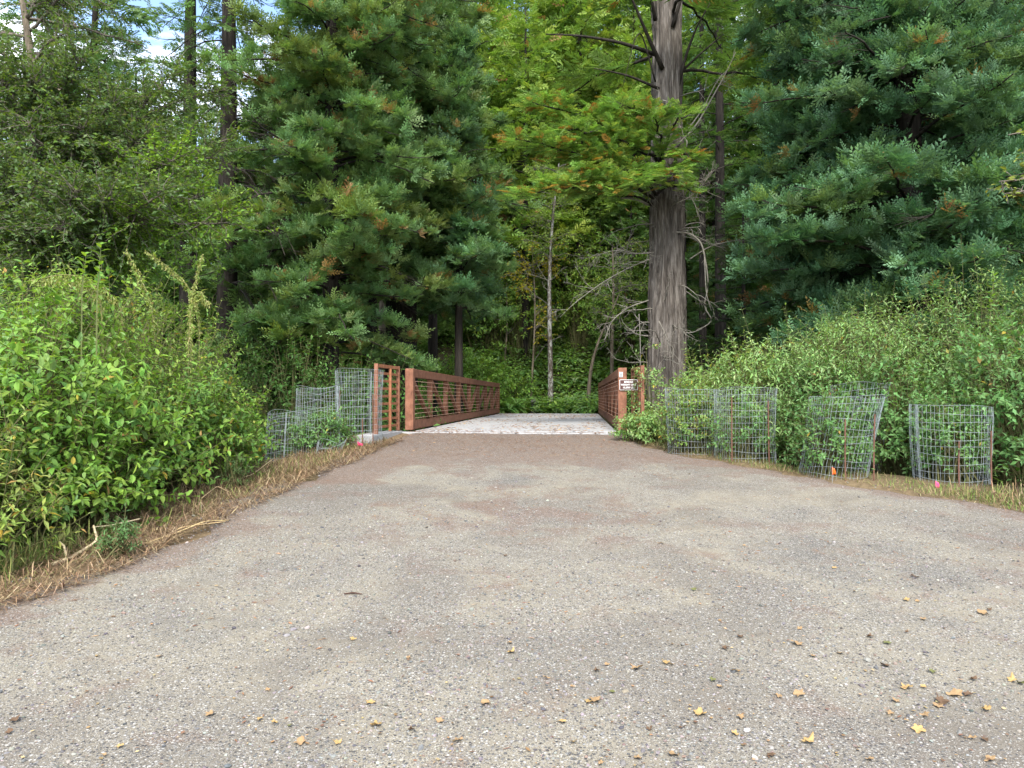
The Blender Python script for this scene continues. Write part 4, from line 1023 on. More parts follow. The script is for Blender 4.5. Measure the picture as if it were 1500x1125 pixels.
shrub('dogwood_bush', 3.5, 12.3, .75, .8, 1.4, 'yellow-green vine-covered bush at the foot of the redwood', 21, RIGHTG + LEFTY, .085, 660, leaf_small, group=TB, dry=.03)
shrub('willow_bush', 4.15, 11.6, 1.2, 1.0, 1.85, 'tall green willow bush behind the broad upright cage', 22, RIGHTG, .095, 900, leaf_narrow, group=TB, dry=.012)
shrub('willow_bush', 5.2, 11.0, 1.3, 1.0, 2.25, 'tall green willow bush behind the leaning cage', 23, RIGHTG, .075, 1300, leaf_narrow, group=TB, dry=.012)
shrub('willow_bush', 6.6, 10.6, 1.3, 1.1, 2.65, 'highest willow bush with pale tips behind the pink-flag cage', 24, RIGHTG + [((.26, .36, .16), 2)], .08, 1200, leaf_narrow, group=TB, dry=.01)
shrub('dogwood_bush', 6.6, 9.4, 1.2, .8, 1.9, 'glossy green bush at the photo edge past the last cage', 25, RIGHTB, .085, 780, leaf_small, group=TB, dry=.01)
shrub('dogwood_bush', 4.35, 10.35, .45, .5, 1.45, 'dark leafy bush in the gap between the upright and leaning cages', 26, RIGHTB + DARKL, .075, 450, leaf_small, group=TB)
shrub('dogwood_bush', 5.05, 9.75, .55, .5, 1.3, 'rounded green bush between the leaning cage and the pink-flag cage', 27, RIGHTB, .075, 450, leaf_small, group=TB)
shrub('willow_bush', 8.2, 10.0, 1.3, 1.1, 2.6, 'pale green bush beyond the photo edge behind the last cage', 28, RIGHTG, .095, 630, leaf_narrow, group=TB)
for (x, y, h, s, lb_) in ((ground_at(1012, 11.1), 11.1, .95, 31, 'yellowing vine filling the cage nearest the redwood'), (ground_at(1091, 10.5), 10.5, .7, 32, 'thin green seedling inside the broad upright cage'),
                          (ground_at(1217, 9.3), 9.35, .9, 33, 'leafy green sapling inside the leaning cage'), (ground_at(1390, 8.95), 9.0, .85, 34, 'leafy sapling inside the cage with the pink flag'),
                          (ground_at(468, 11.4), 11.4, .45, 35, 'small weed inside the bent cage')):
    shrub('caged_plant', x, y, .33, .33, h, lb_, s, RIGHTB + (LEFTY if s == 31 else []), .06, 240 if s != 32 else 110, leaf_small, group='plants inside the wire cages', dry=.06 if s == 31 else .01, cat='plant', tw=.22)
shrub('berry_vine', 2.14, 12.15, .22, .26, .38, 'ivy-like vine climbing over the low concrete footing and lattice', 41, RIGHTG, .07, 130, leaf_small, dry=.05, cat='plant', tw=.2)
shrub('berry_vine', 2.3, 12.75, .22, .3, 1.35, 'thin vine threading up through the lattice panel behind the sign', 42, RIGHTG, .06, 60, leaf_small, dry=.05, cat='plant', tw=.2)
shrub('berry_vine', 1.98, 12.3, .22, .22, .35, 'low leafy vine at the truss foot beside the path', 43, RIGHTG, .06, 60, leaf_small, cat='plant', tw=.15)
# understorey beyond
VM = YEL + LEFTG + [((.30, .36, .06), 2)]
for i, (px, Y, rx, h, pal_, l) in enumerate(((768, 34, 1.5, 5.2, VM, 'tall pale yellow-green thicket shrub behind the young yellow maple'), (850, 34.5, 1.4, 5.5, VM, 'tall yellow-green shrub between the birch-like tree and the leaning sapling'),
                                        (915, 33.5, 1.2, 5.0, DARKL + LEFTG, 'tall mid-green shrub behind the upright mossy sapling'), (715, 34.5, 1.5, 4.5, DARKL + LEFTG, 'tall mid-green shrub behind the bare thin pole sapling'),
                                        (1015, 24, 1.1, 4.2, DARKL + RIGHTG, 'tall dim shrub between the big grey trunk and the hemlock'))):
    shrub('understorey_shrub', X(px, Y), Y, rx, 1.0, h, l, 80 + i, pal_, .17, 330, leaf_small, tw=.7, lump=.7, shell=.2)
shrub('thimbleberry_bush', X(680, 29.5), 29.5, 1.7, 1.2, 2.2, 'bright lime-green shrub behind the far half of the truss railing', 51, LEFTG, .16, 420, leaf_small, tw=.5)
shrub('thimbleberry_bush', X(735, 30.5), 30.5, 1.2, .9, 1.5, 'low mid-green shrub at the corner where the railing ends', 52, DARKL + LEFTG, .15, 260, leaf_small, tw=.5)
shrub('thimbleberry_bush', X(640, 27), 27, 1.3, 1.0, 2.0, 'green shrub in the gap between dark trunks behind the railing', 53, LEFTG, .15, 300, leaf_small, tw=.5)
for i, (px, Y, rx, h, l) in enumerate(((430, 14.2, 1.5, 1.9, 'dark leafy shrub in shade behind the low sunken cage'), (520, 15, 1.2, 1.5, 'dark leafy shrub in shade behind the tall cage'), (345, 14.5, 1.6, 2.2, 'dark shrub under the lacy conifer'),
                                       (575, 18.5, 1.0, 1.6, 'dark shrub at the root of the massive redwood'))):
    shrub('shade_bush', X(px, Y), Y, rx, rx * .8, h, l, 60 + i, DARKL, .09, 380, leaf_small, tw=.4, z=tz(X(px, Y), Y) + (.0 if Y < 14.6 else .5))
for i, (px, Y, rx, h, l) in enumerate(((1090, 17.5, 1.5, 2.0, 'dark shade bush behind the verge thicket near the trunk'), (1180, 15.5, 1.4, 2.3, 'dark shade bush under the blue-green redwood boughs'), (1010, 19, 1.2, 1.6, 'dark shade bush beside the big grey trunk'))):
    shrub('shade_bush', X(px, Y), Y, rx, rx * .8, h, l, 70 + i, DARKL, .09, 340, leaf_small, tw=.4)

# tall seeding weeds that stand out above the thicket
def plume(pix, label, seed, fat=.10, green=True):
    r = np.random.default_rng(seed)
    pts = np.array([P(*q) for q in pix]); b_ = np.array([pts[0][0], pts[0][1], tz(pts[0][0], pts[0][1])])
    o = b_.copy(); pts = pts - o
    p = np.concatenate([[[0, 0, 0]], pts]); t = np.linspace(0, 1, len(p)); tt_ = np.linspace(0, 1, 40)
    q = np.stack([np.interp(tt_, t, p[:, c]) for c in range(3)], -1)
    for _ in range(3): q[1:-1] = (q[:-2] + q[1:-1] * 2 + q[2:]) / 4
    e = empty('seeding_weed', o, label, 'weed', 'tall seeding weeds above the thicket')
    m = MB(); m.tube(q, np.linspace(.008, .003, 40), 4, (.20, .19, .08)); m.build('stem', M['twig'], e)
    fo = MB(); n = 560; fat *= .75
    a = 8 if len(pix) > 2 else 15
    u = r.uniform(a / 40, 1, n); pos = np.stack([np.interp(u, tt_, q[:, c]) for c in range(3)], -1)
    hang = r.random(n) ** 1.3 * fat * 1.6 * np.sin(np.clip((u - a / 40) / (1 - a / 40), 0, 1) * 2.7 + .3)
    pos += r.normal(0, fat * .28, (n, 3)) * [1, 1, .5]; pos[:, 2] -= hang
    fo.scatter(diamond, pos, nrm(r.normal(0, .5, (n, 3)) + [0, 0, -.9]), nrm(r.normal(0, 1, (n, 3))), r.uniform(.02, .05, n), jit(pick([((.30, .33, .11), 4), ((.23, .29, .085), 4), ((.36, .34, .16), 1)], n, r), r))
    lf = r.uniform(.12, .95, 40); lp = np.stack([np.interp(lf, tt_, q[:, c]) for c in range(3)], -1)
    fo.scatter(leaf_narrow, lp, nrm(r.normal(0, .7, (40, 3)) + [0, 0, -.1]), nrm(r.normal(0, .4, (40, 3)) + [0, 0, 1]), r.uniform(.05, .11, 40), jit(pick(LEFTY, 40, r), r))
    fo.build('seed_plume', M['leaf'], e); return e
plume([(226, 480, 9.2), (220, 440, 9.2), (205, 405, 9.2), (185, 366, 9.2)], 'upright pale seed plume leaning towards the sky gap', 1, .08)
plume([(292, 480, 9.6), (288, 440, 9.6), (270, 412, 9.5), (245, 390, 9.4), (214, 368, 9.3)], 'sparse seed plume on a thin bent stalk arching sideways', 2, .045)
plume([(280, 480, 9.4), (278, 450, 9.4), (284, 420, 9.4), (297, 372, 9.4)], 'forked seed plume rising beside the bent stalk', 3, .05)
plume([(276, 500, 9.0), (280, 450, 9.0), (292, 425, 9.0), (304, 445, 9.0)], 'drooping rounded seed plume with browning tip', 4, .09)
plume([(150, 440, 7.6), (125, 405, 7.6), (90, 402, 7.5), (40, 412, 7.4)], 'long horizontal seed plume hung with tassels over the thicket', 5, .10)
plume([(180, 450, 8.2), (150, 420, 8.1), (120, 410, 8.0), (75, 408, 7.9)], 'second tasselled seed plume drooping beside the long horizontal one', 6, .08)
def shoot(px, py0, py1, Y, label, seed):
    r = np.random.default_rng(seed); a = P(px, py0, Y); b_ = P(px + 6, py1, Y); z0 = tz(a[0], a[1]); o = np.array([a[0], a[1], z0])
    e = empty('leafy_shoot', o, label, 'shoot')
    q = np.array([[0, 0, 0], (a - o), (b_ - o)]); m = MB(); m.tube(q, [.008, .006, .003], 4, (.12, .14, .05)); m.build('stem', M['twig'], e)
    n = 14; u = np.linspace(.2, 1, n); pos = (a - o) + ((b_ - a)) * u[:, None]; th = np.arange(n) * 1.57 + np.repeat(np.arange(n // 2), 2)[:n] * 0.4
    fo = MB(); fo.scatter(leaf_oval, pos, np.stack([np.cos(th * 2), np.sin(th * 2), .5 + 0 * th], -1), np.tile([0, 0, 1.], (n, 1)), r.uniform(.07, .11, n) , jit(pick(LIME, n, r), r)); fo.build('foliage', M['leaf'], e)
shoot(142, 440, 358, 6.5, 'fresh lime-green shoot with paired leaves above the thicket', 1)
shoot(120, 430, 372, 6.8, 'smaller fresh green shoot beside the taller paired-leaf one', 2)
shoot(1450, 470, 400, 9.6, 'pale spiky shoot poking out of the thicket behind the cages', 3)
# the little weed on the straw by the path
shrub('green_weed', P(172, 818, 5.75)[0], 5.75, .10, .10, .28, 'small bluish-green weed growing in straw at the path edge', 90, [((.10, .20, .07), 2), ((.13, .24, .09), 1)], .045, 46, leaf_narrow, cat='weed', tw=.09, up=1.2)
shrub('green_weed', P(345, 726, 8.3)[0], 8.3, .12, .10, .34, 'grey-green weed standing in straw further along the path edge', 91, [((.08, .14, .05), 2), ((.10, .17, .06), 1)], .04, 40, leaf_narrow, cat='weed', tw=.1, up=1.2)

# ------------------------------------------------------------------ sword ferns on the slope beyond the bridge
def fern_mesh(seed):
    r = np.random.default_rng(seed); mb = MB(); nf = 15
    for i in range(nf):
        az = i * 2.399 + r.uniform(-.3, .3); L = r.uniform(.7, 1.1); e0 = r.uniform(.7, 1.3)
        s = np.linspace(0, 1, 22); d = np.array([math.cos(az), math.sin(az), 0]); pv = np.array([-d[1], d[0], 0])
        pts = d * (L * s * math.cos(e0 * .6))[:, None] + np.array([0, 0, 1.]) * (L * (math.sin(e0) * s - .75 * s ** 2.2))[:, None]
        tg = nrm(np.gradient(pts, axis=0)); nz = np.cross(pv[None].repeat(22, 0), tg); nz = nrm(nz) * np.sign(nz[:, 2:3] + 1e-6)
        col = jit(pick([((.13, .27, .065), 4), ((.18, .34, .10), 3), ((.25, .40, .18), 2)], 1, r), r)[0]
        for sd in (1, -1):
            k = np.arange(2, 22); ln = .17 * L * np.sin(np.clip(s[k] * .93 + .08, 0, 1) * np.pi) ** .7
            mb.scatter(diamond, pts[k], pv * sd + tg[k] * .25, nz[k], np.stack([ln, np.full(20, .10), ln], -1), jit(np.tile(col, (20, 1)), r, .1))
        mb.tube(pts[::3], .004, 3, (.10, .09, .03))
    me = mb.mesh('sword_fern'); me.materials.append(M['leaf']); return me
FM = [fern_mesh(i) for i in range(4)]
r = np.random.default_rng(17)
FERN = [(745, 585, 28.9, 1.25), (765, 592, 29.2, 1.0), (728, 590, 28.7, 1.1), (840, 560, 31.5, 1.0), (865, 545, 31.8, 1.0), (880, 575, 30.5, 1.0), (848, 590, 29.6, .9), (820, 575, 31, .9), (760, 545, 32, 1.0), (735, 520, 33, 1.0), (775, 520, 33, 1.0),
        (800, 535, 32.4, 1.0), (850, 520, 32.6, 1.0), (720, 500, 34, 1.0), (755, 495, 34.4, 1.1), (790, 490, 34.5, 1.0), (830, 500, 34, 1.0), (870, 590, 29.3, 1.0), (700, 530, 32, 1.0), (880, 520, 33, 1.0), (905, 560, 31, 1.0), (810, 600, 29.3, .7), (895, 597, 29.0, .7)]
for i, (px, py, Y, s) in enumerate(FERN):
    x = X(px, Y); o = bpy.data.objects.new('sword_fern', FM[i % 4]); C.objects.link(o); o.location = (x, Y, tz(x, Y) - .02); o.rotation_euler = (R(-12), 0, r.uniform(0, 6.28)); o.scale = (s * 1.3,) * 3
    lab = {0: 'large dark sword fern at the corner where the railing ends', 17: 'sword fern beside the leaning tan sapling foot', 3: 'arching sword fern halfway up the slope left of the leaning sapling', 21: 'small fern at the far deck edge by the lichen-blotched tree'}.get(i, 'green sword fern among others on the slope beyond the bridge')
    tag(o, lab, 'fern', 'sword ferns on the slope')

# ------------------------------------------------------------------ undergrowth on the slope and under the trees (nobody could count it)
r = np.random.default_rng(23)
def carpet(name, xs, ys, n_cl, leaf, pal, hmax, label, per=14, cond=None, spread=.35, cat='undergrowth', tpl=leaf_small):
    x = r.uniform(*xs, n_cl); y = r.uniform(*ys, n_cl)
    keep = n2(x, y, .35, 40) > .30
    if cond is not None: keep &= cond(x, y)
    x, y = x[keep], y[keep]; n = len(x)
    hh = hmax * (.35 + .65 * r.random(n)) * (.5 + n2(x, y, .6, 44))
    idx = np.repeat(np.arange(n), per); N = len(idx)
    px = x[idx] + r.normal(0, spread, N); py = y[idx] + r.normal(0, spread, N)
    pos = np.stack([px, py, terrain(px, py) + hh[idx] * r.random(N) ** .6], -1)
    d = nrm(np.stack([r.normal(0, 1, N), r.normal(0, 1, N), r.normal(0, .3, N)], -1)); nz = nrm(np.stack([r.normal(0, .4, N), r.normal(0, .4, N) - .2, np.ones(N)], -1))
    col = jit(.6 * pick(pal, n, r)[idx] + .4 * pick(pal, N, r), r)
    mb = MB(); mb.scatter(tpl, pos, d, nz, leaf * r.uniform(.6, 1.4, N), col)
    return tag(mb.build(name, M['leaf']), label, cat, kind='stuff')
carpet('slope_undergrowth', (-9, 12), (28.3, 42), 7500, .17, LEFTG + DARKL + [((.2, .3, .14), 3)], .8, 'dark green undergrowth covering the wooded slope', cond=lambda x, y: (y > 28.6))
carpet('gully_undergrowth', (-14, 14), (14.5, 28), 4200, .13, DARKL, .8, 'shaded leafy ground cover in the creek gully', cond=lambda x, y: (np.abs(x - .05 - (y - 13.4) * .09) > 2.3))
carpet('meadow_undergrowth', (-40, -7), (13, 60), 4200, .2, YEL + [((.3, .28, .07), 2)], .7, 'yellowing meadow growth beyond the thicket', spread=.6)
carpet('verge_undergrowth', (5, 18), (8, 28), 3000, .13, DARKL + RIGHTB, .6, 'shaded ground cover under the redwoods', cond=lambda x, y: (x - xr(y) > 2.2))
# ------------------------------------------------------------------ dry straw, verge grass, stones, litter, fallen leaves, sticks
r = np.random.default_rng(101)
def blades(name, n, sx, pal, length, flat, label, width=.012):
    x, y = sx(n); n = len(x)
    z = terrain(x, y)
    inp = (x > xl(y)) & (x < xr(y)); z = np.where(inp, np.maximum(z, pathz(y) + .01), z)
    az = r.uniform(0, 2 * np.pi, n); el = np.abs(r.normal(flat, .35, n)); L = length * r.uniform(.4, 1.3, n)
    d = np.stack([np.cos(az) * np.cos(el), np.sin(az) * np.cos(el), np.sin(el)], -1)
    s = np.stack([-np.sin(az), np.cos(az), 0 * az], -1) * (width * r.uniform(.5, 1.2, n) / 2)[:, None]
    p0 = np.stack([x, y, z + r.uniform(-.005, .03, n) * (flat < .5)], -1)
    p1 = p0 + d * (L * .55)[:, None]; p2 = p0 + d * L[:, None]; p2[:, 2] -= L * .22 * (1 + r.random(n)); p2[:, 2] = np.maximum(p2[:, 2], z + .004)
    V = np.stack([p0 - s, p0 + s, p1 + s * .8, p1 - s * .8, p2], 1).reshape(-1, 3)
    b_ = np.arange(n)[:, None] * 5
    mb = MB(); col = np.repeat(jit(pick(pal, n, r), r), 5, 0)
    mb.add(V, np.concatenate([b_ + np.array([[0, 1, 2]]), b_ + np.array([[0, 2, 3]]), b_ + np.array([[3, 2, 4]])]), col)
    return tag(mb.build(name, M['dry']), label, 'grass', kind='stuff')
STRAW = [((.27, .195, .115), 4), ((.21, .14, .085), 4), ((.37, .285, .175), 2), ((.13, .085, .055), 3)]
GRN = [((.14, .20, .05), 3), ((.22, .24, .08), 2), ((.30, .27, .12), 2), ((.10, .16, .04), 2)]
def left_verge(lo, hi, y0=3.0, y1=12.2):
    def f(n):
        y = r.uniform(y0, y1, n); d = lo + (hi - lo) * r.random(n) ** 1.3; k = n2(y, d * 0 + 3, 1.1, 61) ; x = xl(y) - d - (k - .5) * .5
        return x, y
    return f
def right_verge(lo, hi, y0=5.5, y1=12.4):
    def f(n):
        y = r.uniform(y0, y1, n); d = lo + (hi - lo) * r.random(n); k = n2(y, d * 0 + 5, 1.3, 62); x = xr(y) + d + (k - .5) * .45
        keep = r.random(n) < .25 + 1.3 * (n2(x, y, 1.6, 63) - .2); return x[keep], y[keep]
    return f
blades('dry_straw', 15000, left_verge(-.32, 1.0), STRAW, .20, .12, 'matted dry straw along the foot of the meadow side thicket', .007)
blades('dry_grass', 2600, left_verge(.0, .9), STRAW + GRN, .26, .75, 'standing dry grass among the straw by the thicket', .006)
blades('path_grass', 3200, left_verge(.35, 1.3, 3.0, 6.2), GRN, .32, .85, 'rank greenish grass at the near corner of the path', .009)
blades('bank_grass', 1500, left_verge(-.05, .4, 9.2, 12.4), GRN + STRAW, .10, .8, 'short grass tuft by the concrete footing', .007)
blades('verge_grass', 5200, right_verge(-.12, .75), GRN + [((.12, .19, .05), 4), ((.30, .26, .13), 2)], .13, .8, 'short yellowing grass along the caged verge', .006)
blades('verge_straw', 3000, right_verge(-.3, .6), STRAW, .11, .15, 'dry clippings along the caged verge', .005)
blades('corner_grass', 2600, right_verge(.1, 1.1, 6.0, 8.2), GRN + STRAW, .22, .9, 'taller yellow-green grass where the gravel meets the last cage', .008)

# tall straw stems leaning in the near corner
def stalk(pix, rad, label, col=(.50, .40, .22), name='fallen_stick', cat='stick', extra=()):
    pts = np.array([P(*q) for q in pix]); o = np.array([pts[0][0], pts[0][1], tz(pts[0][0], pts[0][1])])
    for p in pts: p[2] = max(p[2], tz(p[0], p[1]) + rad)
    t = np.linspace(0, 1, len(pts)); tt_ = np.linspace(0, 1, 24)
    q = np.stack([np.interp(tt_, t, pts[:, c]) for c in range(3)], -1); q[1:-1] = (q[:-2] + 2 * q[1:-1] + q[2:]) / 4; q[1:-1] = (q[:-2] + 2 * q[1:-1] + q[2:]) / 4
    m = MB(); m.tube(q - o, np.linspace(rad, rad * .6, 24), 7, col)
    for ex in extra:
        e_ = np.array([P(*w) for w in ex]); m.tube(e_ - o, np.linspace(rad * .8, rad * .4, len(e_)), 6, col)
    return tag(m.build(name, M['twig'], None, smooth=True, loc=o), label, cat)
stalk([(76, 834, 5.55), (108, 815, 5.75), (143, 792, 6.0), (137, 770, 6.1)], .014, 'pale barkless forked stick lying bent in the straw', (.58, .47, .30), extra=[[(74, 828, 5.6), (104, 815, 5.75), (125, 803, 5.9)], [(98, 818, 5.7), (94, 800, 5.75), (86, 792, 5.8)]])
stalk([(140, 806, 5.85), (205, 802, 6.1), (260, 780, 6.4), (300, 763, 6.7), (335, 762, 6.9)], .007, 'long straw-coloured stem lying along the path edge', (.52, .40, .20))
stalk([(138, 803, 5.9), (190, 798, 6.1), (236, 795, 6.2), (262, 772, 6.5), (330, 764, 6.8)], .006, 'thin crooked straw stem beside the long one', (.48, .35, .18))
stalk([(295, 730, 7.6), (318, 712, 7.9), (338, 722, 7.9)], .006, 'bent brown stalk in the straw below the thicket', (.38, .28, .16))
stalk([(338, 705, 8.4), (370, 695, 8.9), (400, 672, 9.6)], .006, 'thin pale stalk leaning along the straw bank', (.44, .34, .2))
stalk([(205, 760, 6.5), (160, 770, 6.2), (135, 772, 6.1)], .006, 'short grey stalk behind the forked stick', (.4, .33, .22))
stalk([(325, 755, 7.1), (338, 742, 7.5), (334, 728, 7.9)], .005, 'short yellow stalk upright near the grey-green weed', (.5, .38, .2))
q = P(517, 859, 4.95)
m = MB(); m.tube(np.array([[-.06, 0, 0], [0, .005, .006], [.06, -.004, 0]]), [.004, .006, .003], 6, (.07, .04, .03))
tag(m.build('fallen_twig', M['twig'], None, loc=(q[0], q[1], pz(q[0], q[1]) + .006)), 'short dark brown twig alone on the open gravel', 'twig')

# loose stones
ico_v = []; phi = (1 + 5 ** .5) / 2
for a_ in (-1, 1):
    for b_ in (-phi, phi): ico_v += [(0, a_, b_), (a_, b_, 0), (b_, 0, a_)]
ico_v = np.array(ico_v, float) / math.hypot(1, phi)
ico_f = []
for i in range(12):
    for j in range(i + 1, 12):
        for k in range(j + 1, 12):
            d_ = [np.linalg.norm(ico_v[p] - ico_v[q]) for p, q in ((i, j), (j, k), (i, k))]
            if max(d_) < 1.1:
                n_ = np.cross(ico_v[j] - ico_v[i], ico_v[k] - ico_v[i]); ico_f.append((i, j, k) if n_ @ ico_v[i] > 0 else (i, k, j))
ico_f = np.array(ico_f)
def stones(name, n, y0, y1, smin, smax, label, power=2.2):
    mb = MB(); y = y0 + (y1 - y0) * r.random(n) ** 1.5
    x = r.uniform(-.78, .78, n) * np.maximum(y, 1.5); keep = (x > xl(y) - .25) & (x < xr(y) + .3)
    dens = n2(x, y, 1.3, 71) * .6 + n2(x, y, 4, 72) * .4
    keep &= r.random(n) < np.clip((dens - .28) * 2.6, .1, 1); x, y = x[keep], y[keep]; n = len(x)
    s = smin + (smax - smin) * r.random(n) ** power
    for v in range(6):
        h = np.arange(n) % 6 == v; tv = ico_v * (1 + r.uniform(-.28, .28, (12, 1)))
        k = h.sum()
        sc = s[h][:, None] * r.uniform(.7, 1.25, (k, 3)) * np.array([1, 1, .62])
        az = r.uniform(0, 6.28, k); Xd = np.stack([np.cos(az), np.sin(az), r.normal(0, .15, k)], -1); Z = nrm(np.stack([r.normal(0, .25, k), r.normal(0, .25, k), np.ones(k)], -1))
        pos = np.stack([x[h], y[h], pz(x[h], y[h]) + sc[:, 2] * r.uniform(.0, .55, k)], -1)
        mb.scatter((tv, ico_f), pos, Xd, Z, sc, jit(pick([((.21, .20, .19), 5), ((.15, .145, .143), 4), ((.085, .085, .088), 4), ((.25, .238, .215), 2.0), ((.33, .32, .295), .35), ((.19, .145, .12), 1.2)], k, r), r, .2))
    return tag(mb.build(name, M['stone']), label, 'gravel', kind='stuff')
stones('loose_gravel', 42000, 1.9, 7.5, .003, .0095, 'loose grey gravel stones on the near path')
stones('coarse_gravel', 2200, 2.0, 9.5, .008, .017, 'coarser scattered stones on the path', 2.6)

# needle duff and leaf scraps
def scraps(name, n, fx, size, pal, label, asp=.16):
    x, y, z = fx(n); n = len(x)
    az = r.uniform(0, 6.28, n); d = np.stack([np.cos(az), np.sin(az), r.normal(0, .08, n)], -1); nz = nrm(np.stack([r.normal(0, .2, n), r.normal(0, .2, n), np.ones(n)], -1))
    L = size * r.uniform(.5, 1.5, n)
    mb = MB(); mb.scatter(diamond, np.stack([x, y, z + .004], -1), d, nz, np.stack([L, L * asp / .4 * r.uniform(.5, 2, n), L * .5], -1), jit(pick(pal, n, r), r))
    return tag(mb.build(name, M['dry']), label, 'litter', kind='stuff')
DUFF = [((.24, .13, .08), 4), ((.30, .18, .10), 3), ((.16, .09, .06), 2), ((.38, .26, .14), 1)]
def on_path(n):
    y = 2 + 11.2 * r.random(n) ** .55; u = r.random(n); x = xl(y) + .1 + (xr(y) - xl(y) - .2) * u
    k = r.random(n) < np.clip(.12 + 1.0 * sm(8.5, 12.5, y) + .75 * (n2(x, y, 1.0, 81) - .48) * 3 + .25 * sm(.5, 1, u) * sm(7, 3, y), .05, 1); x, y = x[k], y[k]; return x, y, pz(x, y)
def on_deck(n):
    u = .02 + (BL - .04) * r.random(n) ** 1.3; w = r.uniform(-1.75, 1.75, n)
    k = r.random(n) < np.clip(.25 + 2.2 * (n2(u * .4, w, 1.2, 83) - .46) + .5 * (np.abs(w) / 1.8) ** 4, .04, 1); u, w = u[k], w[k]
    p = B0 + U * u[:, None] + W * w[:, None]; return p[:, 0], p[:, 1], p[:, 2] - .001
scraps('needle_litter', 15000, on_path, .035, DUFF, 'reddish needle litter scattered over the path')
scraps('deck_litter', 7000, on_deck, .075, DUFF + [((.45, .28, .12), 3)], 'reddish brown leaf litter on the concrete deck', .2)
def near_path(n):
    y = 1.9 + 7 * r.random(n) ** 1.6; x = r.uniform(-.72, .72, n) * y
    k = (x > xl(y) + .1) & (x < xr(y) - .1) & (r.random(n) < .15 + 1.2 * np.clip(n2(x, y, .9, 91) - .35, 0, 1) + .3 * (x > .5)); x, y = x[k], y[k]; return x, y, pz(x, y) + .004
scraps('leaf_scraps', 4500, near_path, .016, [((.30, .20, .10), 3), ((.16, .10, .06), 3), ((.38, .29, .16), 2), ((.2, .12, .08), 2)], 'small torn scraps of dead leaf on the gravel', .5)
def on_edge(n):
    u = r.uniform(-.28, .05, n); w = r.uniform(-1.9, 1.9, n); p = B0 + U * u[:, None] + W * w[:, None]; return p[:, 0], p[:, 1], np.where(u > 0, p[:, 2], np.maximum(pz(p[:, 0], p[:, 1]), p[:, 2] - .02 + 0 * u))
scraps('edge_litter', 1500, on_edge, .05, DUFF, 'reddish litter along the lip of the deck', .2)
# fallen maple leaves, each one its own
def maple(seed, curl):
    rr = np.random.default_rng(seed); n = 40; a = np.linspace(0, 2 * np.pi, n, endpoint=False)
    lob = .46 + .30 * np.abs(np.cos(a * 2.5)) ** 1.6 + .10 * np.cos(a) + .04 * np.abs(np.sin(a * 12))
    lob *= 1 + rr.normal(0, .05, n)
    rings = []
    for f in (.0, .35, .7, 1.0):
        x = np.cos(a) * lob * f; y = np.sin(a) * lob * f
        rings.append(np.stack([x, y, curl * ((x * .8 + .3 * np.sin(y * 4 + seed)) ** 2 + .6 * y ** 2 * rr.uniform(.2, 1.4)) + .05 * np.sin(a * 5 + seed) * f ** 2], -1))
    V = np.concatenate([rings[0][:1]] + rings[1:]); Fc = [(0, 1 + i, 1 + (i + 1) % n) for i in range(n)]
    mb = MB(); return V, np.array(Fc), n
LEAFM = {}
LC = {'tan': (.30, .20, .105), 'yellow': (.37, .25, .105), 'brown': (.12, .075, .045), 'olive': (.13, .135, .05)}
lm = {}
for c, rgb in LC.items():
    m_, nt, N, L = mat_new('fallen_leaf_' + c)
    n1 = noise(N, L, mapping(N, L), 35, 5, .7)
    col = ramp(N, L, n1.outputs[0], [(.35, tuple(q * .55 for q in rgb)), (.55, rgb), (.75, tuple(min(1, q * 1.2) for q in rgb))]).outputs[0]
    finish(N, L, col, .7, n1.outputs[0], .3, .003, .2); lm[c] = m_
for c in LC:
    for v in range(3):
        V, F3, n = maple(v * 7 + len(c), (.3, .5, .75)[v])
        mb = MB(); mb.add(V, F3)
        F4 = []
        for ring in range(2):
            s0 = 1 + ring * n; s1 = s0 + n
            F4 += [(s0 + i, s1 + i, s1 + (i + 1) % n, s0 + (i + 1) % n) for i in range(n)]
        mb.F4.append(np.array(F4)); mb.tube(np.array([[-.3, 0, .02], [-.6, .03, .01], [-.95, .1, .05]]), .012, 4)
        me = mb.mesh('fallen_leaf', True); me.materials.append(lm[c]); LEAFM[c, v] = me
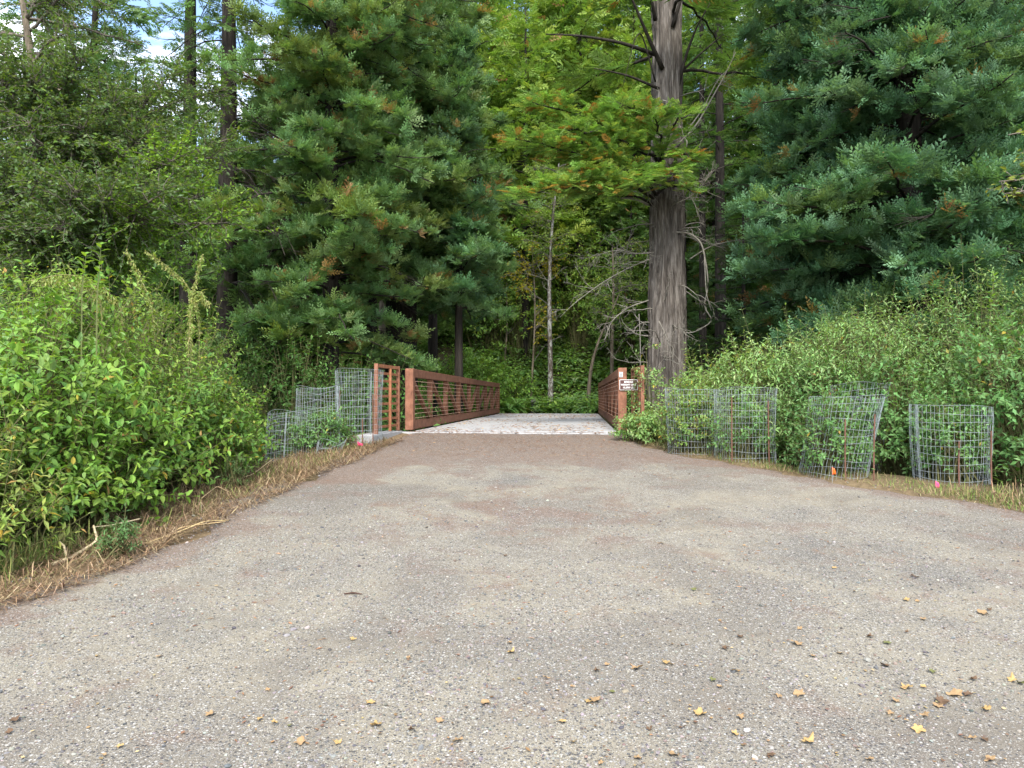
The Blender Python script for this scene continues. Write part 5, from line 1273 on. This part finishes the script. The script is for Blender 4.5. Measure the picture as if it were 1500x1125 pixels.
# (photo pixel, colour, size in m, curl variant)
FALL = [(1328, 880, 'yellow', .085, 0), (1345, 882, 'tan', .05, 1), (1440, 900, 'tan', .09, 2), (1448, 895, 'brown', .05, 2), (1168, 944, 'tan', .10, 0), (1172, 922, 'tan', .05, 0), (1084, 934, 'brown', .06, 1), (1062, 951, 'brown', .06, 2),
        (1190, 962, 'tan', .05, 1), (1232, 958, 'tan', .06, 0), (1275, 934, 'brown', .055, 2), (1300, 943, 'olive', .06, 0), (1328, 928, 'brown', .04, 2), (1352, 908, 'tan', .06, 0), (1298, 977, 'brown', .07, 1), (1365, 985, 'olive', .05, 1),
        (1076, 984, 'yellow', .07, 0), (1044, 998, 'olive', .05, 1), (1055, 1008, 'tan', .04, 1), (1170, 1018, 'tan', .08, 2), (1140, 1022, 'tan', .06, 2), (1328, 1009, 'yellow', .08, 1), (1352, 1008, 'yellow', .05, 0), (1425, 997, 'brown', .05, 2), (1482, 998, 'yellow', .06, 2),
        (1495, 1003, 'olive', .07, 2), (1312, 1028, 'tan', .05, 0), (1378, 1028, 'brown', .09, 2), (1374, 1036, 'tan', .07, 0), (1400, 1020, 'tan', .11, 1), (1418, 1020, 'brown', .06, 1), (1444, 1041, 'yellow', .075, 1), (1355, 1050, 'tan', .06, 1), (1304, 1047, 'tan', .06, 1),
        (1345, 1070, 'yellow', .08, 0), (1425, 1083, 'tan', .05, 2), (1442, 1085, 'brown', .04, 1), (1452, 1115, 'tan', .08, 0), (1183, 1088, 'yellow', .075, 2), (1077, 1077, 'yellow', .05, 1), (1085, 1052, 'tan', .055, 1), (1025, 1048, 'yellow', .085, 1), (1011, 1036, 'tan', .035, 0), (1000, 1068, 'brown', .05, 1),
        (932, 980, 'tan', .085, 0), (975, 972, 'yellow', .06, 1), (985, 975, 'yellow', .04, 0), (874, 984, 'brown', .05, 2), (890, 975, 'tan', .045, 1), (872, 1027, 'tan', .09, 1), (862, 1030, 'yellow', .05, 0), (896, 1015, 'olive', .04, 0), (800, 995, 'tan', .05, 2), (748, 957, 'yellow', .06, 2), (747, 943, 'tan', .05, 0),
        (712, 1032, 'tan', .07, 1), (543, 1031, 'yellow', .06, 0), (551, 1064, 'yellow', .075, 1), (517, 938, 'yellow', .055, 0), (598, 965, 'tan', .05, 2), (822, 1059, 'yellow', .05, 0), (672, 1086, 'tan', .05, 2), (603, 1071, 'brown', .05, 2), (645, 1058, 'tan', .05, 0), (840, 1089, 'yellow', .05, 1), (934, 1112, 'tan', .05, 0), (985, 1107, 'tan', .07, 1), (952, 1070, 'brown', .045, 2),
        (307, 1048, 'tan', .06, 1), (176, 1095, 'yellow', .05, 0), (440, 1089, 'tan', .075, 2), (402, 1060, 'yellow', .045, 1), (425, 1065, 'olive', .04, 1), (380, 1055, 'yellow', .04, 0), (234, 963, 'tan', .04, 0), (142, 963, 'yellow', .035, 1), (152, 1108, 'tan', .04, 1), (20, 1057, 'brown', .07, 2), (12, 1075, 'brown', .05, 1), (495, 1090, 'yellow', .045, 2), (393, 1012, 'tan', .04, 1),
        (1340, 846, 'brown', .09, 1), (1222, 833, 'yellow', .045, 0), (1215, 797, 'tan', .05, 0), (1252, 867, 'yellow', .035, 0), (970, 797, 'yellow', .04, 0), (912, 798, 'tan', .04, 1), (740, 815, 'brown', .055, 1), (625, 773, 'brown', .05, 0), (1015, 865, 'olive', .05, 2), (965, 797, 'tan', .05, 1), (1210, 782, 'yellow', .04, 0), (1090, 800, 'tan', .04, 2), (1130, 1108, 'brown', .06, 0), (880, 1120, 'tan', .05, 2), (1010, 695, 'yellow', .05, 0), (1275, 1115, 'tan', .05, 1)]
zone = lambda px, py: ('near the caged verge' if px > 900 and py < 900 else 'on the mid path' if py < 900 else 'in the scatter towards the caged side' if px > 1020 else 'on the near gravel towards the meadow side' if px < 520 else 'in the middle of the near gravel')
szw = lambda s: 'large' if s > .075 else 'small' if s < .055 else 'mid-sized'
curlw = ('flat', 'curled', 'tightly crumpled')
for px, py, c, s, v in FALL:
    k = (py - 562.5) / F; kk = math.tan(math.atan(k) - PITCH) if False else None
    # where the pixel's ray meets the path
    Y = 4.0
    for _ in range(30):
        p = P(px, py, Y); zt = float(pz(p[0], Y)); Y += (p[2] - zt) * Y / 1.8
    p = P(px, py, Y)
    o = bpy.data.objects.new('fallen_leaf', LEAFM[c, v]); C.objects.link(o); o.location = (p[0], Y, float(pz(p[0], Y)) + .008)
    o.scale = (s * .46 * r.uniform(.7, 1.3), s * .46, s * .5); o.rotation_euler = (r.normal(0, .15), r.normal(0, .15), r.uniform(0, 6.28))
    tag(o, f'{szw(s)} {curlw[v]} {c} fallen leaf {zone(px, py)}', 'fallen leaf', 'fallen leaves on the gravel')
# ------------------------------------------------------------------ sky, light, camera
def world_setup(sun_el=46, sun_az=181, sky=.09, sun=1.5, ang=20, expo=2.33):
    sc = bpy.context.scene
    w = bpy.data.worlds.new('World'); sc.world = w; w.use_nodes = True
    nt = w.node_tree; N = nt.nodes; L = nt.links; N.clear()
    out = N.new('ShaderNodeOutputWorld'); bg = N.new('ShaderNodeBackground'); bg.inputs[1].default_value = sky
    st = N.new('ShaderNodeTexSky'); st.sky_type = 'NISHITA'; st.sun_disc = False
    st.sun_elevation = R(sun_el); st.sun_rotation = R(sun_az)
    tc = N.new('ShaderNodeTexCoord')
    mp = N.new('ShaderNodeMapping'); mp.inputs['Scale'].default_value = (1, 1, 2.2); L.new(tc.outputs['Generated'], mp.inputs[0])
    n = noise(N, L, mp.outputs[0], 3.2, 8, .6, .3)
    f = ramp(N, L, n.outputs[0], [(.44, (0, 0, 0)), (.6, (1, 1, 1))]).outputs[0]
    col = mixc(N, L, f, st.outputs[0], (8.0, 8.0, 8.2))
    L.new(col, bg.inputs[0]); L.new(bg.outputs[0], out.inputs[0])
    sd = bpy.data.lights.new('sun', 'SUN'); sd.energy = sun; sd.angle = R(ang); sd.color = (1, .95, .86)
    so = bpy.data.objects.new('sun', sd); C.objects.link(so)
    # the sky texture's rotation runs clockwise from +Y
    d = np.array([math.sin(R(sun_az)) * math.cos(R(sun_el)), math.cos(R(sun_az)) * math.cos(R(sun_el)), math.sin(R(sun_el))])
    from mathutils import Vector
    so.rotation_euler = Vector(-d).to_track_quat('-Z', 'Y').to_euler()
    so.location = d * 50
    sc.view_settings.view_transform = 'Standard'; sc.view_settings.look = 'None'
    sc.view_settings.exposure = expo; sc.view_settings.gamma = 1
    sc.view_settings.use_curve_mapping = False
    cy = sc.cycles
    cy.max_bounces = 10; cy.diffuse_bounces = 8; cy.glossy_bounces = 2; cy.transmission_bounces = 4; cy.transparent_max_bounces = 4
    cy.use_denoising = True
    cy.sample_clamp_indirect = 12
    cd = bpy.data.cameras.new('camera'); co = bpy.data.objects.new('camera', cd); C.objects.link(co)
    cd.sensor_width = 36; cd.sensor_fit = 'HORIZONTAL'; cd.lens = F / 1500 * 36
    cd.clip_start = .05; cd.clip_end = 2000
    co.location = CAM; co.rotation_euler = (R(90) + PITCH, 0, 0)
    sc.camera = co
world_setup()
